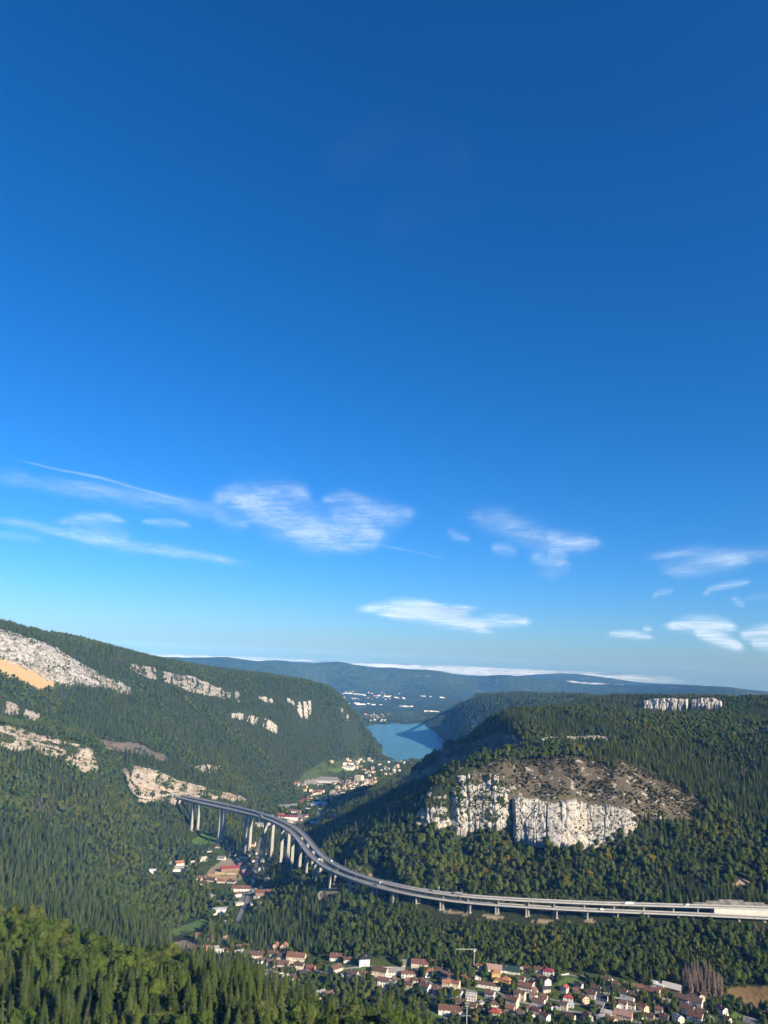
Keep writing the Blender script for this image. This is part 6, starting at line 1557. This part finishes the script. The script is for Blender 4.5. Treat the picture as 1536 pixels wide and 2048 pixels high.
FOREST = {}
def grow():
    rs = np.random.RandomState(5)
    allp = []
    for r0, r1, sp in ((330, 760, 6.4), (760, 1350, 6.6), (1350, 2700, 7.7), (2700, 4700, 10.0), (4700, 7600, 17.0)):
        ext = r1 * 0.60
        gx = np.arange(-ext, ext, sp); gy = np.arange(r0 * 0.80, r1, sp)
        X, Y = np.meshgrid(gx, gy)
        X = X + rs.uniform(-0.5, 0.5, X.shape) * sp; Y = Y + rs.uniform(-0.5, 0.5, Y.shape) * sp
        X, Y = X.ravel(), Y.ravel()
        r = np.hypot(X, Y); t = np.arctan2(X, Y)
        k = (r >= r0) & (r < r1) & (np.abs(t) < 0.53)
        X, Y, r = X[k], Y[k], r[k]
        Z = height(X, Y)
        k = seen(X, Y, Z, 30 + 0.012 * r)
        allp.append(np.stack([X[k], Y[k], Z[k], np.full(k.sum(), sp)], -1))
    # closer planting in the village gardens and on the scrub slope
    for x0, x1, y0, y1, sp, zone in ((-330, 640, 950, 1300, 4.6, Z_VILLAGE), (60, 900, 1550, 1900, 4.6, [Z_SCRUB])):
        X, Y = np.meshgrid(np.arange(x0, x1, sp), np.arange(y0, y1, sp))
        X = (X + rs.uniform(-0.5, 0.5, X.shape) * sp).ravel(); Y = (Y + rs.uniform(-0.5, 0.5, Y.shape) * sp).ravel()
        Z = height(X, Y); a, b = project(np.stack([X, Y, Z], -1))
        k = zone_mask(a, b, zone) & (np.abs(np.arctan2(X, Y)) < 0.53)
        allp.append(np.stack([X[k], Y[k], Z[k], np.full(k.sum(), sp)], -1))
    A = np.concatenate(allp)
    X, Y, Z, SP = A.T
    r = np.hypot(X, Y)
    e = 6.0
    slope = np.hypot(height(X + e, Y) - height(X - e, Y), height(X, Y + e) - height(X, Y - e)) / (2 * e)
    px, py = project(A[:, :3])
    wx, wy = wobble(px, py, X, Y)
    rnd = rs.rand(len(X))
    keep = np.ones(len(X), bool)
    lake = in_poly(X, Y, LAKE_XY)
    keep &= ~(lake | (Z < 1.2))
    vill = zone_mask(px, py, Z_VILLAGE) & (r > 900) & (r < 1500)
    town = zone_mask(px, py, Z_TOWN) & (r > 2400) & (r < 4500)
    yards = zone_mask(px, py, Z_YARDS) & (r > 1300) & (r < 2100)
    scrub0 = in_poly(wx, wy, Z_SCRUB)
    cl = fbm(X / 30, Y / 30, 77, 3)
    keep &= ~(vill & ((cl < -0.22) | (rnd < 0.15)))
    keep &= ~((px > 640) & (r > 1300) & (r < 1900) & ~scrub0 & (rnd > 0.62))
    keep &= ~(town & ((cl < -0.12) | (rnd < 0.45)))
    keep &= ~(yards & ((cl < -0.05) | (rnd < 0.25)))
    opn = (zone_mask(px, py, Z_MEADOW + Z_CORN) & (r > 900) & (r < 5000)) | (zone_mask(wx, wy, Z_DIRT + Z_PAVED) & (r > 900) & (r < 5000))
    opn |= in_poly(wx, wy, Z_SCREE) & (r > 2000) & (r < 2700)
    # the strip of ground in front of open places is kept low so that it can be seen
    keep &= ~opn
    for dy in (7, 13, 20):
        keep &= ~((zone_mask(px, py - dy, Z_MEADOW + Z_DIRT[:4]) & (r > 900) & (r < 2600)) & (rnd < 0.9))
    keep &= ~(near_road(X, Y, 3.5) & (r > 850))
    for f in CLIFF_FEET:
        c = f.mean(0); R_ = np.hypot(*(f - c).T).max()
        nearby = np.hypot(X - c[0], Y - c[1]) < R_
        idx = np.where(nearby)[0]
        if len(idx): keep[idx[in_poly(X[idx], Y[idx], [tuple(q) for q in f])]] = False
    sx0, sy0 = wobble(px, py, X, Y, 22.0, 55)
    scrub = in_poly(sx0 + rs.normal(0, 5, len(X)), sy0 + rs.normal(0, 4, len(X)), Z_SCRUB) & (r > 1400) & (r < 2000)
    rocky = zone_mask(wx, wy, Z_ROCKY) & (r > 2100) & (r < 2900)
    keep &= ~(rocky & (rnd < 0.72))
    keep &= ~(scrub & ((rnd < 0.22) | (fbm(X / 17, Y / 17, 71, 3) < -0.22)))
    keep &= ~((r > 5300) & (fbm(X / 260, Y / 130, 31, 3) < -0.05) & (Z < 70))
    nc = near_clear(X, Y, 0.0) & (r > 850)
    under = nc & (px > 660) & (px < 1400) & (py > 1770) & (py < 1880) & (r > 1200)
    keep &= ~(nc & ~under)
    # the ground under and just in front of the viaduct is cut back
    keep &= ~((slope > 1.9) & (rnd < 0.7))
    A, X, Y, Z, SP, r, px, py, rnd, scrub, vill, town, yards, rocky, slope, under = [q[keep] for q in (A, X, Y, Z, SP, r, px, py, rnd, scrub, vill, town, yards, rocky, slope, under)]
    n = len(X)
    con = fbm(X / 190, Y / 190, 61, 3) + 0.25 * fbm(X / 40, Y / 40, 62, 2)
    pcon = np.full(n, 0.0)
    left = px < 640
    pcon = np.where(left, 0.06, -0.22)
    pcon = np.where((px > 1180) & (py < 1660) & (py > 1500), 0.42, pcon)
    pcon = np.where((py < 1500) & (px > 900), 0.08, pcon)
    pcon = np.where(r < 760, 0.10, pcon)
    pcon = np.where((px > 220) & (px < 480) & (py > 1690) & (py < 1880) & (r > 1150), -0.30, pcon)
    pcon = np.where(vill | town | yards, -0.16, pcon)
    is_con = con + pcon + rs.normal(0, 0.16, n) > 0.05
    far = r > 2300
    kind = np.where(is_con, np.where(far, 11 + rs.randint(0, 2, n), 3 + rs.randint(0, 3, n)), np.where(far, 8 + rs.randint(0, 3, n), rs.randint(0, 3, n)))
    kind = np.where(scrub, 6 + rs.randint(0, 2, n), kind)
    size = rs.uniform(0.68, 1.18, n) * np.where(SP > 12, SP / 11.5, np.where(SP > 9, 1.05, 1.0))
    size = np.where(scrub, rs.uniform(0.25, 1.0, n), size)
    size = np.where(rocky, size * 0.62, size)
    size = np.where(vill | town | yards, size * rs.uniform(0.5, 0.95, n), size)
    size = np.where((r > 1150) & (r < 1420) & (py > 1790) & (px > 800) & (py < 1860), size * 0.6, size)
    big = (px > 640) & (r > 1300) & (r < 1900) & ~scrub
    size = np.where(big, size * 1.22, size)
    size = np.where(r < 760, size * 1.08, size)
    size = np.where(left & (r > 1000), size * 0.84, size)
    size = np.where(~left & (r > 1000) & (r < 1320), size * 0.9, size)
    gap = fbm(X / 24, Y / 24, 91, 2)
    size = size * np.where(r < 3000, np.clip(1.0 + 0.45 * gap, 0.6, 1.35), 1.0)
    dead = (rs.rand(n) < 0.006) & (r < 2600) & ~scrub
    patch = zone_mask(px, py, [[(1455, 1533), (1475, 1532), (1502, 1552), (1496, 1562), (1470, 1550)], [(328, 1775), (362, 1775), (368, 1865), (345, 1865)], [(60, 1596), (112, 1596), (110, 1640), (62, 1640)], [(1500, 1850), (1536, 1850), (1536, 1900), (1510, 1900)], [(840, 1815), (880, 1822), (870, 1845), (835, 1840)]])
    dead |= patch & (rs.rand(n) < 0.45) & (r > 900)
    kind = np.where(dead, 13, kind)
    turn = (kind <= 2) & (rs.rand(n) < np.where((px > 860) & (px < 1320) & (py > 1630) & (py < 1770), 0.10, 0.012)) & (r > 760)
    kind = np.where(turn, 14 + rs.randint(0, 2, n), kind)
    kind = np.where(under, 6 + rs.randint(0, 2, n), kind); size = np.where(under, rs.uniform(0.15, 0.5, n), size)
    Z = Z - 0.5
    P = np.stack([X, Y, Z], -1)
    return P, kind, size, r, px, py, vill, slope
DEAD_PX = [(1366, 1978), (1374, 1972), (1380, 1984), (1388, 1976), (1395, 1986), (1400, 1978), (1406, 1988), (1412, 1980), (1418, 1990), (1424, 1984), (1430, 1992), (1436, 1988), (1442, 1994), (1392, 1970), (1404, 1970), (1416, 1973), (1428, 1977), (1444, 1986), (1384, 1990), (1410, 1994), (1372, 1958), (1384, 1952), (1396, 1955), (1408, 1957), (1378, 1965), (1420, 1962), (1390, 1962), (1402, 1963), (1414, 1966), (1368, 1968), (1430, 1970), (1438, 1978)]
DEAD_AT = raycast([p[0] for p in DEAD_PX], [p[1] for p in DEAD_PX])
for _p in DEAD_AT:
    CLEAR.append((_p[0], _p[1], 5.5)); CLEAR.append((_p[0] * 0.988, _p[1] * 0.988, 6))
# ------------------------------------------------------------------ grow the woods round everything that stands in them
P, kind, size, r, px, py, vill, slope = grow()
hgt = np.where((kind >= 3) & (kind <= 5), 19, 14) * size
vis = seen(P[:, 0], P[:, 1], P[:, 2], hgt * 0.5) & (px > -12) & (px < 1548) & (py - hgt / r * FPX < 2046)
cand = np.where((r < 760) & vis)[0]
shown = np.where((kind >= 3) & (kind <= 5), 15.5, 14) * size
order = cand[np.argsort(-(shown[cand] / r[cand]))]
solo = set(order[:300].tolist())
print('woods', len(P), 'front candidates', len(cand), 'kinds', np.bincount(kind))
SOLO = np.array(sorted(solo), int)
rest = np.ones(len(P), bool); rest[SOLO] = False
front = r < 760
mid_left = (px < 640) & ~front & (r < 4700)
farw = r >= 4700
regions = [('foreground_forest', 'remaining trees of the wooded spur in the near left corner', front),
           ('valley_trees', 'green trees scattered between the village houses', vill & ~front),
           ('left_forest', 'mixed forest covering the left mountainside and valley', mid_left & ~vill),
           ('right_forest', 'forest covering the right hill and the slopes under the viaduct', ~mid_left & ~front & ~farw & ~vill),
           ('distant_forest', 'distant woods round the far end of the lake', farw)]
for i, (nm, lb, m) in enumerate(regions):
    m = m & rest
    woods(nm, lb, P[m], kind[m], size[m], 90 + i)
cs = np.array(CLIFF_SPOTS)
rs0 = np.random.RandomState(3)
woods('cliff_shrubs', 'dark shrubs clinging to ledges and crests of the cliffs', cs[:, :3], np.where(rs0.rand(len(cs)) < 0.5, 8, np.where(rs0.rand(len(cs)) < 0.5, 6, 11)), cs[:, 3] * np.where(rs0.rand(len(cs)) < 0.5, 1.0, 1.2), 99)

def near_tree_kinds():
    out = {}
    out['spruce'] = [(trunk_geo(19, 0.32, 700 + s).mesh('spruce_trunk', [M_BARK]), conif_crown(720 + s, 20, 3.7 + 0.35 * (s % 3), 20, 12, 0.10 + 0.05 * (s % 2), 2, 0.9).mesh('spruce_crown', [M_CONIF])) for s in range(5)]
    out['broadleaf'] = [(trunk_geo(10, 0.30, 740 + s, 4).mesh('broadleaf_trunk', [M_BARK]), broad_crown(760 + s, 14, 9.5 + 0.6 * (s % 3), 11, 130, 0.42, 2).mesh('broadleaf_crown', [M_BROAD])) for s in range(5)]
    out['dead'] = [(trunk_geo(20, 0.30, 780 + s).mesh('dead_trunk', [M_PALEBARK]), conif_crown(790 + s, 20, 1.9, 12, 6, 0.30, 1, 0.30, False).mesh('bare_branches', [M_DEAD])) for s in range(2)]
    return out
NEAR = near_tree_kinds()
def plant(kind_name, name, crown_name, label, group, p, s, rot, rs):
    root = link(bpy.data.objects.new(name, None)); root.empty_display_size = 1
    root.location = p; root.rotation_euler = (rs.normal(0, 0.02), rs.normal(0, 0.02), rot); root.scale = (s * rs.uniform(0.88, 1.12), s * rs.uniform(0.88, 1.12), s * rs.uniform(0.9, 1.15))
    tag(root, label, 'tree', group)
    a, b = NEAR[kind_name][rs.randint(len(NEAR[kind_name]))]
    obj('trunk', a, root); obj(crown_name, b, root)
    return root
rs1 = np.random.RandomState(8)
for i in SOLO:
    con = 3 <= kind[i] <= 5 or kind[i] in (11, 12)
    where = 'at the bottom edge' if py[i] > 2015 else ('at the left edge' if px[i] < 160 else ('on the wooded spur left of the village' if px[i] < 400 else 'on the spur below the village'))
    if kind[i] == 13: k = ('dead', 'dead_spruce', 'bare_branches', 'bare pale dead spruce standing in the near forest', 'dead spruces of the near forest')
    elif con: k = ('spruce', 'spruce_tree', 'crown', 'pointed dark green spruce in the near forest ' + where, 'spruces of the near forest')
    else: k = ('broadleaf', 'broadleaf_tree', 'crown', 'round green broadleaf tree in the near forest ' + where, 'broadleaf trees of the near forest')
    plant(*k, tuple(P[i]), float(size[i]), rs1.uniform(0, 6.28), rs1)
# a brown clump of dead spruces and a few trees that stand out in the village
def stand_out():
    rs = np.random.RandomState(4)
    Q = DEAD_AT
    for p in Q:
        z = float(height(p[0], p[1]))
        root = link(bpy.data.objects.new('dead_spruce', None)); root.location = (p[0], p[1], z - 0.5); root.rotation_euler = (0, 0, rs.uniform(0, 6.28)); s = rs.uniform(0.95, 1.35); root.scale = (s, s, s * 1.1)
        tag(root, 'brown dead spruce in the bare clump beside the corn field', 'tree', 'dead spruces beside the corn field')
        a, b = DEADK[rs.randint(2)]
        obj('trunk', a, root); obj('bare_branches', b, root)
    for px, py, h, lab in ((913, 1978, 30, 'left one of the two tall dark poplars in the village'), (938, 1976, 34, 'right one of the two tall dark poplars, below the crane')):
        p = raycast([px], [py])[0]
        root = link(bpy.data.objects.new('poplar', None)); root.location = (p[0], p[1], float(height(p[0], p[1])) - 0.5); tag(root, lab, 'tree', 'tall poplars in the village')
        obj('trunk', trunk_geo(h * 0.8, 0.5, px).mesh('poplar_trunk', [M_BARK]), root)
        obj('crown', broad_crown(px, h, 8.0, 16, 120, 0.6, 2, 1.7).mesh('poplar_crown', [M_CONIF]), root)
DEADK = [(trunk_geo(18, 0.25, 810 + s).mesh('dead_trunk', [M_BARK]), conif_crown(820 + s, 20, 3.0, 16, 11, 0.06, 2, 0.6, True, 0.7).mesh('bare_crown', [M_DEAD])) for s in range(2)]
stand_out()

# ------------------------------------------------------------------ high clouds: thin sheets of ice cloud at their real height
def cloud_material(name, sc, gain, soft):
    t = NT(name)
    pos = t.n('ShaderNodeNewGeometry').outputs['Position']
    wp = t.n('ShaderNodeTexNoise'); wp.inputs['Scale'].default_value = sc * 0.35; wp.inputs['Detail'].default_value = 3
    t.l(pos, wp.inputs['Vector'])
    off = t.n('ShaderNodeVectorMath', operation='SCALE'); t.l(wp.outputs['Color'], off.inputs[0]); off.inputs['Scale'].default_value = 0.9 / sc
    add = t.n('ShaderNodeVectorMath', operation='ADD'); t.l(pos, add.inputs[0]); t.l(off.outputs[0], add.inputs[1])
    n1 = t.noise(sc, 9, 0.68, vec=add.outputs[0], stretch=(1.0, 0.45, 1.0))
    vr = t.n('ShaderNodeVectorRotate', rotation_type='Z_AXIS'); vr.inputs['Angle'].default_value = 0.42; t.l(add.outputs[0], vr.inputs['Vector'])
    fib = t.noise(sc * 3.4, 7, 0.66, vec=vr.outputs[0], stretch=(0.22, 1.0, 1.0))
    n1 = t.math('ADD', t.math('MULTIPLY', n1, 0.72), t.math('MULTIPLY', fib, 0.28))
    den = t.attr('thickness_map')
    k = t.math('MULTIPLY', den, t.math('MULTIPLY_ADD', n1, 2.3, -0.50))
    sm = t.n('ShaderNodeMapRange'); sm.interpolation_type = 'SMOOTHSTEP'; sm.inputs['From Min'].default_value = 0.0; sm.inputs['From Max'].default_value = soft; sm.inputs['To Max'].default_value = gain
    t.l(k, sm.inputs['Value'])
    d = t.n('ShaderNodeBsdfDiffuse'); d.inputs['Color'].default_value = (0.74, 0.90, 1.0, 1)
    tr = t.n('ShaderNodeBsdfTranslucent'); tr.inputs['Color'].default_value = (0.74, 0.90, 1.0, 1)
    m = t.n('ShaderNodeMixShader'); m.inputs[0].default_value = 0.8; t.l(d.outputs[0], m.inputs[1]); t.l(tr.outputs[0], m.inputs[2])
    tp = t.n('ShaderNodeBsdfTransparent')
    m2 = t.n('ShaderNodeMixShader'); t.l(sm.outputs[0], m2.inputs[0]); t.l(tp.outputs[0], m2.inputs[1]); t.l(m.outputs[0], m2.inputs[2])
    t.l(m2.outputs[0], t.out.inputs['Surface'])
    return t.m
M_CIRRUS = cloud_material('cirrus', 1 / 1800.0, 0.66, 1.5)
M_LOWC = cloud_material('low_cloud', 1 / 2600.0, 0.80, 0.9)
M_TRAIL = cloud_material('contrail', 1 / 2500.0, 0.32, 0.9)
def cloud(name, label, strokes, z, mat, step=4.0):
    allp = np.array([q for s in strokes for q in s[0]]); wmax = max(s[1] for s in strokes)
    x0, y0 = allp.min(0) - wmax * 3.4; x1, y1 = allp.max(0) + wmax * 3.4
    y1 = min(y1, 1306 + (x0 - 768) * 0.0437)
    nx, ny = int((x1 - x0) / step) + 2, int((y1 - y0) / step) + 2
    PX, PY = np.meshgrid(np.linspace(x0, x1, nx), np.linspace(y0, y1, ny), indexing='ij')
    D = np.zeros(PX.shape)
    for pts, w, s in strokes:
        n = 260; lx, ly = polyline(pts, n)
        best = np.full(PX.shape, 1e9); tt = np.zeros(PX.shape)
        for k in range(n):
            d = np.hypot(PX - lx[k], (PY - ly[k])); m = d < best
            best = np.where(m, d, best); tt = np.where(m, k / (n - 1), tt)
        ww = w * (0.45 + 0.55 * np.sin(np.pi * np.clip(tt, 0.05, 0.95)))
        D = np.maximum(D, 0.55 * D + s * np.exp(-(best / (1.9 * ww)) ** 2) * np.clip(np.minimum(tt, 1 - tt) * 7 + 0.25, 0, 1))
    edge = np.minimum(np.minimum(PX - x0, x1 - PX), np.minimum(PY - y0, y1 - PY)) / (wmax * 1.2)
    D *= np.clip(edge, 0, 1)
    P = at_z(PX, PY, z)
    P[..., 2] += 120 * fbm(P[..., 0] / 6000, P[..., 1] / 6000, 7, 3)
    me = mesh_from(name, P.reshape(-1, 3), grid_faces(nx, ny), [mat], smooth=True)
    attr(me, 'thickness_map', D.ravel())
    return tag(obj(name, me), label, 'cloud', 'clouds in the sky')
cloud('cirrus_cloud', 'broad white feathery cloud left of the middle, brightest in the sky', [([(415, 1006), (480, 992), (540, 987), (600, 990), (625, 1002)], 17, 1.1), ([(450, 1002), (520, 1020), (580, 1048), (640, 1060), (720, 1066), (785, 1058)], 22, 1.15), ([(640, 1001), (690, 995), (745, 1006)], 8, 0.9), ([(650, 1032), (720, 1024), (790, 1030), (835, 1024)], 15, 0.9), ([(560, 1062), (640, 1080), (770, 1084)], 14, 0.75), ([(425, 1030), (500, 1050)], 12, 0.55), ([(720, 1050), (765, 1076)], 22, 0.7)], 7500, M_CIRRUS)
cloud('cirrus_cloud', 'long pale streak running from the left edge to the big feathery cloud', [([(-30, 962), (80, 966), (200, 984), (330, 1006), (420, 1022), (500, 1052)], 11, 0.85), ([(-20, 948), (60, 956)], 10, 0.5)], 7600, M_CIRRUS)
cloud('contrail', 'thin straight vapour trail at the upper left', [([(30, 920), (120, 940), (200, 958), (300, 984), (400, 1007)], 1.5, 0.9)], 8800, M_TRAIL, 1.6)
cloud('contrail', 'very faint vapour trail running right from the big feathery cloud', [([(740, 1086), (800, 1098), (900, 1120)], 1.5, 0.5)], 8800, M_TRAIL, 1.6)
cloud('cirrus_cloud', 'lower long streak at the left edge with small puffs on top', [([(-30, 1034), (60, 1050), (130, 1066), (200, 1084), (260, 1092), (330, 1100), (420, 1113), (505, 1130)], 8, 0.9), ([(110, 1045), (170, 1040), (215, 1037), (255, 1048)], 7, 1.0), ([(130, 1060), (220, 1070), (265, 1075)], 14, 0.7), ([(280, 1045), (330, 1047), (385, 1053)], 6, 0.85), ([(-20, 1066), (90, 1080)], 6, 0.55)], 6400, M_CIRRUS)
cloud('cirrus_cloud', 'wispy slanting cloud right of the middle', [([(925, 1030), (1000, 1043), (1060, 1068), (1110, 1090), (1195, 1086)], 16, 0.85), ([(1085, 1068), (1140, 1079), (1205, 1084)], 10, 0.85), ([(1060, 1110), (1100, 1136), (1145, 1130)], 12, 0.7), ([(980, 1094), (1035, 1110)], 9, 0.75), ([(895, 1054), (910, 1070), (942, 1083)], 7, 0.6), ([(1098, 1098), (1132, 1128)], 14, 0.65)], 6800, M_CIRRUS)
cloud('cirrus_cloud', 'soft double streak of cloud near the right edge', [([(1282, 1114), (1340, 1110), (1400, 1104), (1480, 1110), (1580, 1106)], 9, 0.85), ([(1315, 1134), (1360, 1140), (1420, 1126), (1510, 1119)], 12, 0.85)], 6000, M_CIRRUS)
cloud('cirrus_cloud', 'small hooked wisp near the right edge, larger one', [([(1403, 1192), (1420, 1178), (1460, 1168), (1505, 1160)], 5, 0.9)], 5000, M_CIRRUS, 2.0)
cloud('cirrus_cloud', 'small hooked wisp near the right edge, left one', [([(1306, 1197), (1314, 1185), (1348, 1178)], 4.5, 0.85)], 5000, M_CIRRUS, 2.0)
cloud('cirrus_cloud', 'small forked wisp at the right edge', [([(1463, 1194), (1490, 1211)], 5, 0.85), ([(1488, 1200), (1510, 1194), (1560, 1188)], 5, 0.6)], 5000, M_CIRRUS, 2.0)
cloud('low_cloud', 'flat white cloud low over the far hills in the middle', [([(715, 1216), (790, 1212), (850, 1214), (900, 1222), (955, 1218)], 8, 1.1), ([(755, 1223), (850, 1229), (900, 1239), (945, 1250), (985, 1264)], 9, 1.15), ([(935, 1250), (1000, 1242), (1065, 1245)], 7, 0.8)], 3400, M_LOWC, 2.5)
cloud('low_cloud', 'white ragged cloud low at the right edge', [([(1330, 1251), (1400, 1247), (1450, 1250), (1478, 1258)], 9, 1.15), ([(1385, 1262), (1440, 1278), (1490, 1298)], 8, 1.1), ([(1478, 1272), (1536, 1264), (1580, 1268)], 9, 1.0), ([(1500, 1285), (1560, 1290)], 8, 0.8)], 3400, M_LOWC, 2.5)
cloud('low_cloud', 'faint small cloud low on the right, left of the ragged one', [([(1212, 1268), (1260, 1268), (1310, 1275)], 5, 0.7), ([(1285, 1256), (1305, 1258)], 4, 0.6)], 3400, M_LOWC, 2.0)
cloud('cirrus_cloud', 'barely visible veil high in the deep blue', [([(640, 330), (760, 285), (850, 300), (960, 325)], 42, 0.13), ([(740, 450), (870, 425), (980, 395)], 36, 0.10)], 9500, M_CIRRUS, 10)
